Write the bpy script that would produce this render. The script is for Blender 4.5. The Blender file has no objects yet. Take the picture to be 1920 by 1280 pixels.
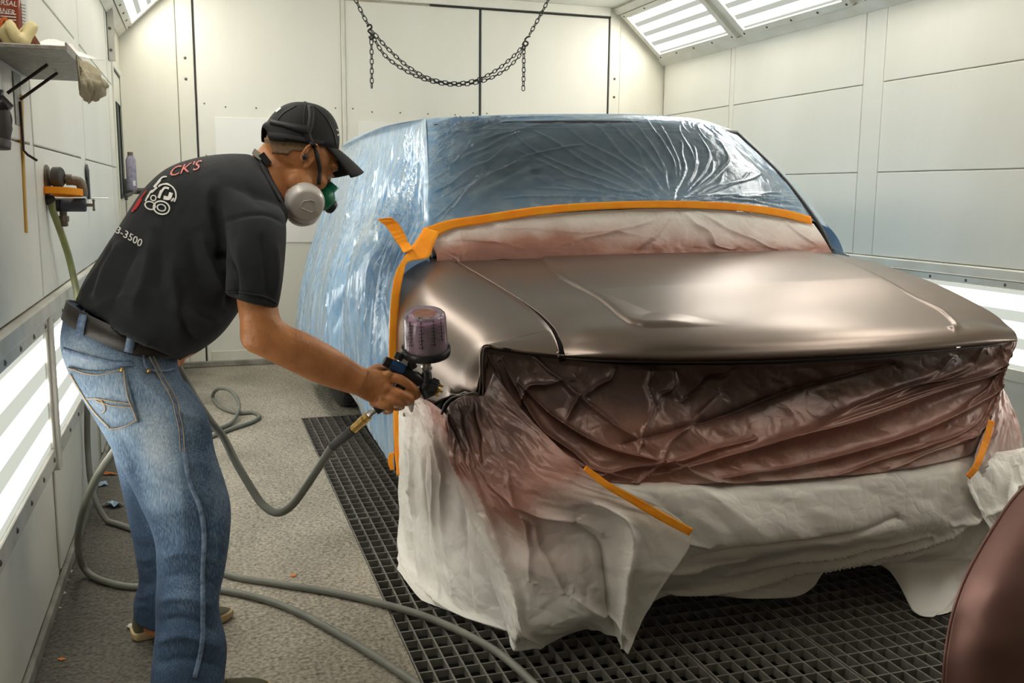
import bpy, bmesh, math, random
import numpy as np
from mathutils import Vector, Matrix
from mathutils.bvhtree import BVHTree
SC = bpy.context.scene
COL = SC.collection
PI = math.pi

# ---------------------------------------------------------------- camera, world, light, exposure
FPX, CX, CY, CH = 1793.0, 960.0, 640.0, 1.35
_Y = np.array([368 - CX, CY - 355, -FPX]); _Y /= np.linalg.norm(_Y)
_a = -100.0; _b = ((368 - CX) * _a + FPX * FPX) / 285.0
_Z = -np.array([_a, -_b, -FPX]); _Z /= np.linalg.norm(_Z)
_X = np.cross(_Y, _Z)
CM = np.stack([_X, _Y, _Z], 1)            # world axes as columns, in camera space
CP = np.array([0.0, 0.0, CH])

def at(x, y, Y=None, X=None, Z=None):
    """a point of the place measured in the photograph: the sight line at its known X, Y or Z"""
    d = CM.T @ np.array([x - CX, CY - y, -FPX])
    if X is not None: t = X / d[0]
    elif Y is not None: t = Y / d[1]
    else: t = (Z - CH) / d[2]
    return CP + t * d

cam = bpy.data.cameras.new('camera'); camo = bpy.data.objects.new('camera', cam); COL.objects.link(camo)
cam.sensor_width = 36.0; cam.lens = FPX / 1920 * 36.0; cam.clip_start = 0.05; cam.clip_end = 60
mw = Matrix(CM.T.tolist()).to_4x4(); mw.translation = Vector(CP.tolist()); camo.matrix_world = mw
SC.camera = camo
w = bpy.data.worlds.new('world'); SC.world = w; w.use_nodes = True
w.node_tree.nodes['Background'].inputs[0].default_value = (1, 1, 1, 1); w.node_tree.nodes['Background'].inputs[1].default_value = 0.3
SC.view_settings.view_transform = 'Standard'; SC.view_settings.look = 'None'
SC.view_settings.gamma = 1.0; SC.view_settings.use_curve_mapping = False
SC.view_settings.exposure = 1.42
LAMP_HIP, LAMP_WALL = 6.0, 2.7

# ---------------------------------------------------------------- noise (numpy)
def _hash(i, j, s):
    v = np.sin(i * 127.1 + j * 311.7 + s * 74.7) * 43758.5453
    return v - np.floor(v)
def vnoise(u, v, s=0):
    i = np.floor(u); j = np.floor(v); f = u - i; g = v - j
    f = f * f * (3 - 2 * f); g = g * g * (3 - 2 * g)
    a = _hash(i, j, s); b = _hash(i + 1, j, s); c = _hash(i, j + 1, s); d = _hash(i + 1, j + 1, s)
    return (a * (1 - f) + b * f) * (1 - g) + (c * (1 - f) + d * f) * g
def fbm(u, v, s=0, o=3):
    r = 0; a = .5
    for k in range(o): r = r + a * vnoise(u * 2 ** k, v * 2 ** k, s + k); a *= .5
    return r
def tri(u, v, s=0):
    """flat facets meeting in sharp creases: crumpled paper"""
    wu = u + 0.9 * (vnoise(u * .9, v * .9, s + 31) - .5); wv = v + 0.9 * (vnoise(u * .9, v * .9, s + 57) - .5)
    i = np.floor(wu); j = np.floor(wv); f = wu - i; g = wv - j
    a = _hash(i, j, s); b = _hash(i + 1, j, s); c = _hash(i, j + 1, s); d = _hash(i + 1, j + 1, s)
    return np.where(f > g, a + (b - a) * f + (d - b) * g, a + (c - a) * g + (d - c) * f)

# ---------------------------------------------------------------- materials
def M(name, col, rough=.5, metal=0., col2=None, ns=8., nfac=.5, bump=0., bs=60., coat=0., trans=0., alpha=1., stretch=(1, 1, 1), detail=4., spec=.5, sheen=0., coord='Object', bump2=None):
    m = bpy.data.materials.new(name); m.use_nodes = True
    nt = m.node_tree; N = nt.nodes; L = nt.links; b = N['Principled BSDF']
    b.inputs['Base Color'].default_value = (*col, 1); b.inputs['Roughness'].default_value = rough
    b.inputs['Metallic'].default_value = metal; b.inputs['Coat Weight'].default_value = coat
    b.inputs['Transmission Weight'].default_value = trans; b.inputs['Alpha'].default_value = alpha
    b.inputs['Specular IOR Level'].default_value = spec; b.inputs['Sheen Weight'].default_value = sheen
    tc = N.new('ShaderNodeTexCoord'); mp = N.new('ShaderNodeMapping'); mp.inputs['Scale'].default_value = stretch
    L.new(tc.outputs[coord], mp.inputs[0])
    if col2 is not None:
        n = N.new('ShaderNodeTexNoise'); n.inputs['Scale'].default_value = ns; n.inputs['Detail'].default_value = detail
        L.new(mp.outputs[0], n.inputs['Vector'])
        r = N.new('ShaderNodeValToRGB'); e = r.color_ramp.elements
        e[0].position = .5 - .3 * nfac - .02; e[1].position = .5 + .3 * nfac + .02
        e[0].color = (*col, 1); e[1].color = (*col2, 1)
        L.new(n.outputs[0], r.inputs[0]); L.new(r.outputs[0], b.inputs['Base Color'])
    last = None
    for bb in ([(bump, bs)] if bump else []) + ([bump2] if bump2 else []):
        n2 = N.new('ShaderNodeTexNoise'); n2.inputs['Scale'].default_value = bb[1]; n2.inputs['Detail'].default_value = 3
        L.new(mp.outputs[0], n2.inputs['Vector'])
        bp = N.new('ShaderNodeBump'); bp.inputs['Strength'].default_value = min(1, bb[0]); bp.inputs['Distance'].default_value = 1.0 / bb[1] * .6
        L.new(n2.outputs[0], bp.inputs['Height'])
        if last: L.new(last.outputs[0], bp.inputs['Normal'])
        L.new(bp.outputs[0], b.inputs['Normal']); last = bp
    return m

def math_node(nt, op, a, b=None, clamp=False):
    n = nt.nodes.new('ShaderNodeMath'); n.operation = op; n.use_clamp = clamp
    for k, v in enumerate((a, b)):
        if v is None: continue
        if isinstance(v, (int, float)): n.inputs[k].default_value = v
        else: nt.links.new(v, n.inputs[k])
    return n.outputs[0]

def lamp_material(name, bands, strength, dim=.32, phase=0.):
    """frosted pane lit from behind by fluorescent tubes: brighter along each tube"""
    m = bpy.data.materials.new(name); m.use_nodes = True; nt = m.node_tree; N = nt.nodes; L = nt.links
    N.clear(); out = N.new('ShaderNodeOutputMaterial')
    uv = N.new('ShaderNodeUVMap'); sx = N.new('ShaderNodeSeparateXYZ'); L.new(uv.outputs[0], sx.inputs[0])
    s = math_node(nt, 'MULTIPLY', sx.outputs[1], bands * 2 * PI)
    s = math_node(nt, 'COSINE', math_node(nt, 'ADD', s, PI + phase))
    s = math_node(nt, 'MULTIPLY', math_node(nt, 'ADD', s, .35, False), 1.7, True)
    rgb = N.new('ShaderNodeMix'); rgb.data_type = 'RGBA'
    rgb.inputs[6].default_value = (dim * .92, dim * .96, dim * .84, 1); rgb.inputs[7].default_value = (1, .965, .875, 1)
    L.new(s, rgb.inputs[0])
    em = N.new('ShaderNodeEmission'); em.inputs[1].default_value = strength; L.new(rgb.outputs[2], em.inputs[0])
    gl = N.new('ShaderNodeBsdfGlossy'); gl.inputs['Roughness'].default_value = .3; gl.inputs[0].default_value = (.04, .04, .04, 1)
    ad = N.new('ShaderNodeAddShader'); L.new(em.outputs[0], ad.inputs[0]); L.new(gl.outputs[0], ad.inputs[1])
    L.new(ad.outputs[0], out.inputs[0])
    return m

# ---------------------------------------------------------------- mesh building
class G:
    def __init__(s): s.v = []; s.f = []
    def add(s, vs, fs):
        o = len(s.v); s.v += [tuple(map(float, p)) for p in vs]; s.f += [tuple(i + o for i in f) for f in fs]; return s
    def box(s, lo, hi):
        x0, y0, z0 = lo; x1, y1, z1 = hi
        return s.add([(x0, y0, z0), (x1, y0, z0), (x1, y1, z0), (x0, y1, z0), (x0, y0, z1), (x1, y0, z1), (x1, y1, z1), (x0, y1, z1)],
                     [(3, 2, 1, 0), (4, 5, 6, 7), (0, 1, 5, 4), (1, 2, 6, 5), (2, 3, 7, 6), (3, 0, 4, 7)])
    def obox(s, c, ax, ay, az):
        c, ax, ay, az = map(np.array, (c, ax, ay, az)); P = []
        for k in (-1, 1):
            for (i, j) in ((-1, -1), (1, -1), (1, 1), (-1, 1)): P.append(c + i * ax + j * ay + k * az)
        return s.add(P, [(3, 2, 1, 0), (4, 5, 6, 7), (0, 1, 5, 4), (1, 2, 6, 5), (2, 3, 7, 6), (3, 0, 4, 7)])
    def bbox(s, lo, hi, b=.004):
        """box with bevelled long edges"""
        x0, y0, z0 = lo; x1, y1, z1 = hi; P = []; F = []
        b = min(b, (x1 - x0) * .4, (y1 - y0) * .4, (z1 - z0) * .4)
        bm = bmesh.new(); bmesh.ops.create_cube(bm, size=1)
        for v in bm.verts: v.co = Vector(((x0 + x1) / 2 + v.co.x * (x1 - x0), (y0 + y1) / 2 + v.co.y * (y1 - y0), (z0 + z1) / 2 + v.co.z * (z1 - z0)))
        bmesh.ops.bevel(bm, geom=bm.edges[:], offset=b, segments=1, affect='EDGES')
        bm.verts.index_update()
        P = [tuple(v.co) for v in bm.verts]; F = [tuple(v.index for v in f.verts) for f in bm.faces]; bm.free()
        return s.add(P, F)
    def tube(s, path, r, n=10, caps=True, up=None, flat=1.0):
        P = [np.array(p, float) for p in path]; m = len(P); R = r if hasattr(r, '__len__') else [r] * m
        vs = []; T = []
        for i in range(m):
            t = P[min(i + 1, m - 1)] - P[max(i - 1, 0)]; T.append(t / (np.linalg.norm(t) + 1e-12))
        ref = np.array(up, float) if up is not None else (np.array([0, 0, 1.]) if abs(T[0][2]) < .9 else np.array([1., 0, 0]))
        nrm = ref - T[0] * ref.dot(T[0]); nrm /= np.linalg.norm(nrm)
        for i in range(m):
            if i: nrm = nrm - T[i] * nrm.dot(T[i]); nrm /= np.linalg.norm(nrm) + 1e-12
            bn = np.cross(T[i], nrm)
            for k in range(n):
                a = 2 * PI * k / n; vs.append(P[i] + R[i] * (math.cos(a) * nrm * flat + math.sin(a) * bn))
        fs = [(i * n + k, i * n + (k + 1) % n, (i + 1) * n + (k + 1) % n, (i + 1) * n + k) for i in range(m - 1) for k in range(n)]
        if caps: fs += [tuple(range(n - 1, -1, -1)), tuple(range((m - 1) * n, m * n))]
        return s.add(vs, fs)
    def lathe(s, prof, o, axis=(0, 0, 1), n=24, caps=True):
        """prof: (radius, height) pairs along axis from o"""
        ax = np.array(axis, float); ax /= np.linalg.norm(ax)
        ref = np.array([1., 0, 0]) if abs(ax[0]) < .8 else np.array([0, 1., 0])
        e1 = ref - ax * ref.dot(ax); e1 /= np.linalg.norm(e1); e2 = np.cross(ax, e1); o = np.array(o, float); vs = []
        for (r, h) in prof:
            for k in range(n):
                a = 2 * PI * k / n; vs.append(o + ax * h + r * (math.cos(a) * e1 + math.sin(a) * e2))
        m = len(prof)
        fs = [(i * n + k, i * n + (k + 1) % n, (i + 1) * n + (k + 1) % n, (i + 1) * n + k) for i in range(m - 1) for k in range(n)]
        if caps: fs += [tuple(range(n - 1, -1, -1)), tuple(range((m - 1) * n, m * n))]
        return s.add(vs, fs)
    def ball(s, c, r, n=14, mtx=None):
        r = np.array(r if hasattr(r, '__len__') else (r, r, r), float); c = np.array(c, float); vs = []; m = n // 2 + 1
        for i in range(m + 1):
            th = PI * i / m
            for k in range(n):
                a = 2 * PI * k / n; p = np.array([math.sin(th) * math.cos(a), math.sin(th) * math.sin(a), math.cos(th)]) * r
                if mtx is not None: p = mtx @ p
                vs.append(c + p)
        fs = [(i * n + k, (i + 1) * n + k, (i + 1) * n + (k + 1) % n, i * n + (k + 1) % n) for i in range(m) for k in range(n)]
        return s.add(vs, fs)
    def grid(s, A, flip=False):
        nu, nv = A.shape[:2]
        fs = [((i * nv + j), (i + 1) * nv + j, (i + 1) * nv + j + 1, i * nv + j + 1) for i in range(nu - 1) for j in range(nv - 1)]
        if flip: fs = [f[::-1] for f in fs]
        return s.add(A.reshape(-1, 3), fs)
    def prism(s, poly, d):
        """closed polygon of 3D points, pushed along d"""
        P = [np.array(p, float) for p in poly]; n = len(P); d = np.array(d, float)
        return s.add(P + [p + d for p in P], [tuple(range(n - 1, -1, -1)), tuple(range(n, 2 * n))] + [(i, (i + 1) % n, n + (i + 1) % n, n + i) for i in range(n)])

WO = {}
def wpos(o): return WO[o.name] if o is not None else Vector((0, 0, 0))
def link(o, parent, origin):
    COL.objects.link(o); origin = Vector([float(c) for c in origin])
    if parent is not None: o.parent = parent; o.location = origin - wpos(parent)
    else: o.location = origin
    WO[o.name] = origin
def obj(name, g, mat, parent=None, smooth=None, kind=None, label=None, origin=None, mods=None):
    V = np.array(g.v)
    if origin is None: origin = (V.min(0) + V.max(0)) / 2 if parent is not None else np.array([*((V.min(0) + V.max(0)) / 2)[:2], V[:, 2].min()])
    origin = np.array(origin, float)
    me = bpy.data.meshes.new(name); me.from_pydata((V - origin).tolist(), [], g.f)
    me.update(); me.materials.append(mat)
    o = bpy.data.objects.new(name, me); link(o, parent, origin)
    bm = bmesh.new(); bm.from_mesh(me); bmesh.ops.recalc_face_normals(bm, faces=bm.faces[:]); bm.to_mesh(me); bm.free()
    if smooth is not None:
        me.shade_smooth()
        if smooth < 179: me.set_sharp_from_angle(angle=math.radians(smooth))
    if kind: o['kind'] = kind
    if label: o['label'] = label
    return o
def thing(name, loc, label, cat, group=None):
    o = bpy.data.objects.new(name, None); o.empty_display_size = .1; link(o, None, loc); return tag(o, label, cat, group)
def tag(o, label, cat, group=None):
    o['label'] = label; o['category'] = cat
    if group: o['group'] = group
    return o
def struct(name, g, mat, parent=None, smooth=None):
    o = obj(name, g, mat, parent, smooth)
    if parent is None: o['kind'] = 'structure'
    return o
def piece(o, name, parent, world):
    c = o.copy(); c.name = name; link(c, parent, world); return c
def crom(P, n):
    """smooth curve through points"""
    P = np.array(P, float); m = len(P)
    if m == 2: return np.array([P[0] + (P[1] - P[0]) * t for t in np.linspace(0, 1, n)])
    E = np.concatenate([[2 * P[0] - P[1]], P, [2 * P[-1] - P[-2]]]); out = []
    for t in np.linspace(0, m - 1, n):
        i = min(int(t), m - 2); f = t - i; a, b, c, d = E[i:i + 4]
        out.append(.5 * (2 * b + (c - a) * f + (2 * a - 5 * b + 4 * c - d) * f * f + (3 * b - a - 3 * c + d) * f ** 3))
    return np.array(out)
def surf(ctrl, nu, nv):
    """ctrl[row][col] = array of k numbers -> dense (nu, nv, k)"""
    rows = [crom(r, nv) for r in ctrl]; A = np.array(rows)
    return np.stack([crom(A[:, j], nu) for j in range(nv)], 1)
def px(ctrl):
    """rows of (x, y, Y, [spray]) measured in the photograph -> world points"""
    return [[np.array([*at(c[0], c[1], Y=c[2]), *(c[3:] if len(c) > 3 else (0,))]) for c in r] for r in ctrl]
def normals(A):
    du = np.gradient(A, axis=0); dv = np.gradient(A, axis=1); n = np.cross(du, dv)
    n /= np.linalg.norm(n, axis=2, keepdims=True) + 1e-9; return n

# ---------------------------------------------------------------- palette
m_wall = M('white_booth_panel', (.82, .80, .72), .42, col2=(.73, .71, .62), ns=1.6, nfac=.9, stretch=(1, 1, .35), bump=.06, bs=30)
m_wall2 = M('white_booth_panel_aged', (.79, .77, .69), .45, col2=(.68, .65, .52), ns=2.2, nfac=.7, stretch=(1, 1, .3), bump=.06, bs=30)
m_seam = M('grey_sealed_joint', (.42, .38, .28), .7, col2=(.6, .56, .46), ns=12)
m_gasket = M('black_rubber_gasket', (.015, .015, .015), .6)
m_insert = M('clean_white_sheet', (.86, .85, .80), .4)
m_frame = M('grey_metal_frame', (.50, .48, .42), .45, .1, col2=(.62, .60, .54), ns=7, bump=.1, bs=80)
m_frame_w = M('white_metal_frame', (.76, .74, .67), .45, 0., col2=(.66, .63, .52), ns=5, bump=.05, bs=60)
m_screw = M('dark_screw', (.12, .11, .10), .4, .6)
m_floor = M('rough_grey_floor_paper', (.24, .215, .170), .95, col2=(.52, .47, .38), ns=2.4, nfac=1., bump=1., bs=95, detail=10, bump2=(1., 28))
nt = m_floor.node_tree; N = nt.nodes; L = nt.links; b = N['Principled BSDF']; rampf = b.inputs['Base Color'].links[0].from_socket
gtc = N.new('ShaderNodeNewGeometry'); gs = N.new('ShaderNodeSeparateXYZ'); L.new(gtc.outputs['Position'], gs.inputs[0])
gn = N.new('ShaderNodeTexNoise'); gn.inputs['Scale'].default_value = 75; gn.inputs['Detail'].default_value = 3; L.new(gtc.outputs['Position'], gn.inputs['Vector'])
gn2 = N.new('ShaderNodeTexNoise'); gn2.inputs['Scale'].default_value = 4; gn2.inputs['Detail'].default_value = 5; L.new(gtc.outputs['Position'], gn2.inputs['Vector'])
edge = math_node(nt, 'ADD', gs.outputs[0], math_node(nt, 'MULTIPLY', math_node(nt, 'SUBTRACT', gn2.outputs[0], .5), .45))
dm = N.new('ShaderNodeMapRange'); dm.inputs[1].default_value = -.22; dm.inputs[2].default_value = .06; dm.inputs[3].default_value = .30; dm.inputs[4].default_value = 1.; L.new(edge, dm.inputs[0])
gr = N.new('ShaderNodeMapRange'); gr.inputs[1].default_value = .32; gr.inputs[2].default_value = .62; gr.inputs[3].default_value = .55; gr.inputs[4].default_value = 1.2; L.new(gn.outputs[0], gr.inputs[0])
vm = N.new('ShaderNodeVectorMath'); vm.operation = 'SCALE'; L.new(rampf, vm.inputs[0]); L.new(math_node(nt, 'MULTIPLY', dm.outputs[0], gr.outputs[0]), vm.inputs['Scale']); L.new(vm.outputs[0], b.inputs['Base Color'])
m_base = M('dirty_grey_kerb', (.20, .18, .15), .8, col2=(.34, .31, .26), ns=9, bump=.3, bs=60)
m_grate = M('dark_grating_steel', (.15, .14, .125), .5, .3, col2=(.25, .235, .205), ns=30, nfac=.8)
m_pit = M('black_pit', (.012, .012, .012), .9)
m_lamp_hip = lamp_material('hip_lamp_pane', 4, LAMP_HIP, .034)
m_lamp_wall = lamp_material('wall_lamp_pane', 3, LAMP_WALL, .095)
m_front = M('dark_entrance_doors', (.30, .29, .26), .6)
m_ceil = M('ceiling_white', (.80, .79, .73), .6, col2=(.74, .72, .64), ns=2)

XL, XR, YB, YF, ZC = -.5, 3.85, 7.65, -1.3, 2.87
HZ = 2.44                                   # where walls meet the slanted hips
HLX, HRX = -.06, 3.37                       # where the hips meet the ceiling

# ---------------------------------------------------------------- floor, pit, grates
PX0, PX1, PY0, PY1 = .54, 3.14, .08, 5.72
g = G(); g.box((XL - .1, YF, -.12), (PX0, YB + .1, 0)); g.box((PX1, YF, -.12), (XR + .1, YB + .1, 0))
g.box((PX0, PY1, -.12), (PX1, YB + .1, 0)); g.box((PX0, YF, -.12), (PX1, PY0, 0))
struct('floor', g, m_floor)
g = G(); g.box((PX0 - .02, PY0 - .02, -.62), (PX1 + .02, PY1 + .02, -.58))
for lo, hi in (((PX0 - .02, PY0 - .02, -.6), (PX0 - .002, PY1 + .02, -.05)), ((PX1 + .002, PY0 - .02, -.6), (PX1 + .02, PY1 + .02, -.05)),
               ((PX0, PY0 - .02, -.6), (PX1, PY0 - .002, -.05)), ((PX0, PY1 + .002, -.6), (PX1, PY1 + .02, -.05))): g.box(lo, hi)
o = struct('floor_pit', g, m_pit)
xs = [.54, 1.34, 1.74, 2.54, 3.14]; ys = [.08, 1.02, 1.96, 2.90, 3.84, 4.78, 5.72]
for i in range(4):
    for j in range(6):
        x0, x1, y0, y1 = xs[i] + .003, xs[i + 1] - .003, ys[j] + .003, ys[j + 1] - .003; T = .005; ZT, ZB = -.002, -.034
        col = ['beside the walkway', 'second from the walkway', 'third from the walkway', 'farthest from the walkway'][i]
        row = ['behind the camera end', 'first row at the bottom of the picture', 'second row from the front', 'row beside the truck front wheel', 'row in the middle of the truck', 'last row by the rear wheel'][j]
        t = thing('floor_grate', ((x0 + x1) / 2, (y0 + y1) / 2, ZB), f'dark steel floor grate {col}, {row}', 'floor grate', 'floor grates under the truck')
        f = G()
        for lo, hi in (((x0, y0, ZB), (x0 + T, y1, ZT)), ((x1 - T, y0, ZB), (x1, y1, ZT)), ((x0 + T, y0, ZB), (x1 - T, y0 + T, ZT)), ((x0 + T, y1 - T, ZB), (x1 - T, y1, ZT))): f.box(lo, hi)
        obj('frame', f, m_grate, t)
        b = G(); n = int(round((x1 - x0) / .047))
        for k in range(1, n): x = x0 + (x1 - x0) * k / n; b.box((x - .0026, y0 + T, ZB + .004), (x + .0026, y1 - T, ZT - .001))
        obj('bearing_bars', b, m_grate, t, kind='stuff')
        b = G(); n = int(round((y1 - y0) / .068))
        for k in range(1, n): y = y0 + (y1 - y0) * k / n; b.box((x0 + T, y - .0026, ZB + .008), (x1 - T, y + .0026, ZT - .0015))
        obj('cross_bars', b, m_grate, t, kind='stuff')

# ---------------------------------------------------------------- walls
def screw(parent, c, ax, r=.008):
    g = G(); g.lathe([(r, 0), (r, .002), (r * .6, .005), (0.001, .006)], c, ax, 8); return obj('screw', g, m_screw, parent, 40)
screw_cache = {}
def screws(parent, pts, ax, r=.008):
    key = (tuple(ax), r)
    for p in pts:
        if key not in screw_cache: screw_cache[key] = screw(parent, p, ax, r)
        else:
            c = screw_cache[key].copy(); c.name = 'screw'; link(c, parent, np.array(p) + np.array(ax, float) * .003)

def side_wall(name, X, s, m):
    """s = +1 when the room is on the +X side"""
    back = G(); back.box((min(X, X - s * .1), YF, 0), (max(X, X - s * .1), YB + .05, HZ + .05))
    wl = struct(name, back, m_seam)
    cols = [(YF, .33), (.38, 1.86), (1.92, 3.38), (3.44, 4.80), (4.98, 6.46)] + [(6.52, 7.6) if s < 0 else (6.52, 6.80)]
    rows = [(.995, 1.482), (1.488, 2.002), (2.008, HZ)]
    for (a, b) in cols:
        for (c, d) in rows:
            p = G(); p.bbox((min(X, X + s * .012), a + .003, c), (max(X, X + s * .012), b - .003, d), .003)
            obj('panel', p, m, wl)
    for (a, b) in cols[:2]:
        p = G(); p.bbox((min(X, X + s * .010), a + .003, .445), (max(X, X + s * .010), b - .003, .93), .003); obj('panel', p, m, wl)
    for (a, b) in cols:
        p = G(); p.bbox((min(X, X + s * .010), a + .003, .06), (max(X, X + s * .010), b - .003, .44), .003); obj('panel', p, m, wl)
    p = G()                                 # flat strips between the panel columns
    for (a, b) in ((4.80, 4.98), (3.38, 3.44), (1.86, 1.92), (.33, .38)): p.box((min(X, X + s * .009), a + .002, .995), (max(X, X + s * .009), b - .002, HZ))
    obj('panel_strip', p, m, wl)
    if s < 0:
        p = G(); p.box((X - .009, 6.462, .06), (X, 6.518, HZ)); obj('panel_strip', p, m, wl)
    return wl
wall_l = side_wall('wall_left', XL, 1, m_wall)
wall_r = side_wall('wall_right', XR, -1, m_wall)

def ledge(name, X, s, y1):
    g = G(); g.bbox((min(X + s * .0, X + s * .035), YF, .935), (max(X, X + s * .035), y1, .99), .006)
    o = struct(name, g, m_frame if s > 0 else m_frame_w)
    k = G(); k.bbox((min(X, X + s * .022), YF, .0), (max(X, X + s * .022), y1, .05), .006); k2 = struct('baseboard_left' if s > 0 else 'baseboard_right', k, m_base)
ledge('trim_1', XL, 1, 6.46); ledge('trim_2', XR, -1, YB)

def wall_lamp(X, s, y0, y1, label):
    t = thing('wall_light', (X, (y0 + y1) / 2, .44), label, 'wall light', 'low wall lights')
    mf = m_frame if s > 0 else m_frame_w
    g = G(); d0, d1 = X, X + s * .022; lo, hi = min(d0, d1), max(d0, d1)
    for a, b, c, d in ((y0, y1, .44, .502), (y0, y1, .893, .932), (y0, y0 + .035, .502, .893), (y1 - .035, y1, .502, .893)):
        g.bbox((lo, a, c), (hi, b, d), .003)
    obj('frame', g, mf, t)
    x = X + s * .008
    me = bpy.data.meshes.new('diffuser'); me.from_pydata([(-.004, y0 + .03, .498), (-.004, y1 - .03, .498), (-.004, y1 - .03, .897), (-.004, y0 + .03, .897),
                                                       (.004, y0 + .03, .498), (.004, y1 - .03, .498), (.004, y1 - .03, .897), (.004, y0 + .03, .897)], [], [(3, 2, 1, 0), (4, 5, 6, 7), (0, 1, 5, 4), (2, 3, 7, 6), (1, 2, 6, 5), (3, 0, 4, 7)])
    uv = me.uv_layers.new(name='UVMap')
    for l in me.loops: c = me.vertices[l.vertex_index].co; uv.data[l.index].uv = ((c.y - y0) / (y1 - y0), (c.z - .498) / .399)
    cen = Vector((0, (y0 + y1) / 2, .7))
    for v in me.vertices: v.co -= cen
    me.materials.append(m_lamp_wall); o = bpy.data.objects.new('diffuser', me); link(o, t, (x, cen.y, cen.z))
    n = max(2, int((y1 - y0) / .24)); P = []
    for k in range(n + 1):
        y = y0 + .05 + (y1 - y0 - .1) * k / n; P += [(X + s * .021, y, .47), (X + s * .021, y, .912)]
    screws(t, P, (s, 0, 0), .009)
    if s > 0 or True:
        b = G(); b.bbox((min(X, X + s * .034), y1, .42), (max(X, X + s * .034), y1 + .05, .934), .004); obj('end_post', b, mf, t)
spans = [(1.92, 3.40), (3.46, 4.86), (4.92, 6.36)]
nm = ['nearest, cut by the left picture edge', 'behind the painter', 'farthest']
for k, (a, b) in enumerate(spans):
    wall_lamp(XL, 1, a, b, f'low light panel on the left wall, {nm[k]}')
for k, (a, b) in enumerate(spans):
    wall_lamp(XR, -1, a, b, 'low light panel on the right wall, ' + ['beside the hood', 'behind the hood', 'behind the truck cab'][k])

# back wall with its tall booth doors
g = G(); g.box((XL - .1, YB, 0), (XR + .1, YB + .1, ZC + .1)); wall_b = struct('wall_back', g, m_seam)
def bpanel(x0, x1, z0, z1, d=.02, m=m_wall, name='panel', parent=None, y=YB):
    p = G(); p.bbox((x0, y - d, z0), (x1, y, z1), .003); return obj(name, p, m, parent or wall_b)
bpanel(XL, -.1, .0, ZC, .02, m_wall2); bpanel(-.096, .018, 0, ZC, .026, m_wall2)
bpanel(3.338, 3.43, 0, ZC, .026, m_wall2); bpanel(3.434, XR, 0, ZC, .02, m_wall2)
bpanel(.03, 3.33, 2.80, ZC, .045, m_wall, 'header')
P = []
for z in (.35, 1.0, 1.55, 2.15, 2.3): P += [(-.04, YB - .026, z), (3.385, YB - .026, z)]
screws(wall_b, P, (0, -1, 0), .011)
gk = G()
for x in (.024, 2.21, 3.334): gk.box((x - .006, YB - .022, .02), (x + .006, YB - .001, 2.8))
gk.box((1.8, YB - .03, 2.788), (3.34, YB - .001, 2.799)); obj('gasket', gk, m_gasket, wall_b)
def booth_door(n, x0, x1, ins):
    d = thing('door_%d' % n, ((x0 + x1) / 2, YB, 0), '', ''); del d['label']; del d['category']; d['kind'] = 'structure'
    g = G(); g.bbox((x0, YB - .018, .02), (x1, YB - .001, 2.785), .003); obj('door_leaf', g, m_wall, d)
    g = G(); g.bbox((ins[0], YB - .028, ins[2]), (ins[1], YB - .018, ins[3]), .002); obj('white_panel', g, m_insert, d, label='clean white sheet fixed to the door')
    g = G(); g.bbox((x0 + .03, YB - .03, .02), (x1 - .03, YB - .018, .12), .004); obj('kick_plate', g, m_frame_w, d)
    P = [(x, YB - .019, z) for z in (.6, .8, 1.0, 1.3, 1.6, 1.98) for x in (x0 + .05, x1 - .05)] + [(x, YB - .019, 1.96) for x in np.linspace(x0 + .2, x1 - .2, 4)]
    screws(d, P, (0, -1, 0), .006)
    return d
booth_door(1, .032, 1.098, (.15, .93, .95, 1.885)); booth_door(2, 1.132, 2.202, (1.22, 2.1, .95, 1.885)); booth_door(3, 2.218, 3.326, (2.33, 3.2, .95, 1.885))
g = G(); g.bbox((1.100, YB - .03, .02), (1.13, YB - .001, 2.785), .004); struct('trim_3', g, m_frame_w)
g = G(); g.bbox((XL + .02, YB - .05, 0), (XR, YB - .02, .045), .006); struct('baseboard_back', g, m_base)
# walls out of view: the booth's entrance end
g = G(); g.box((XL - .1, YF - .1, 0), (XR + .1, YF, ZC + .1)); struct('wall_front', g, m_front)

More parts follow.
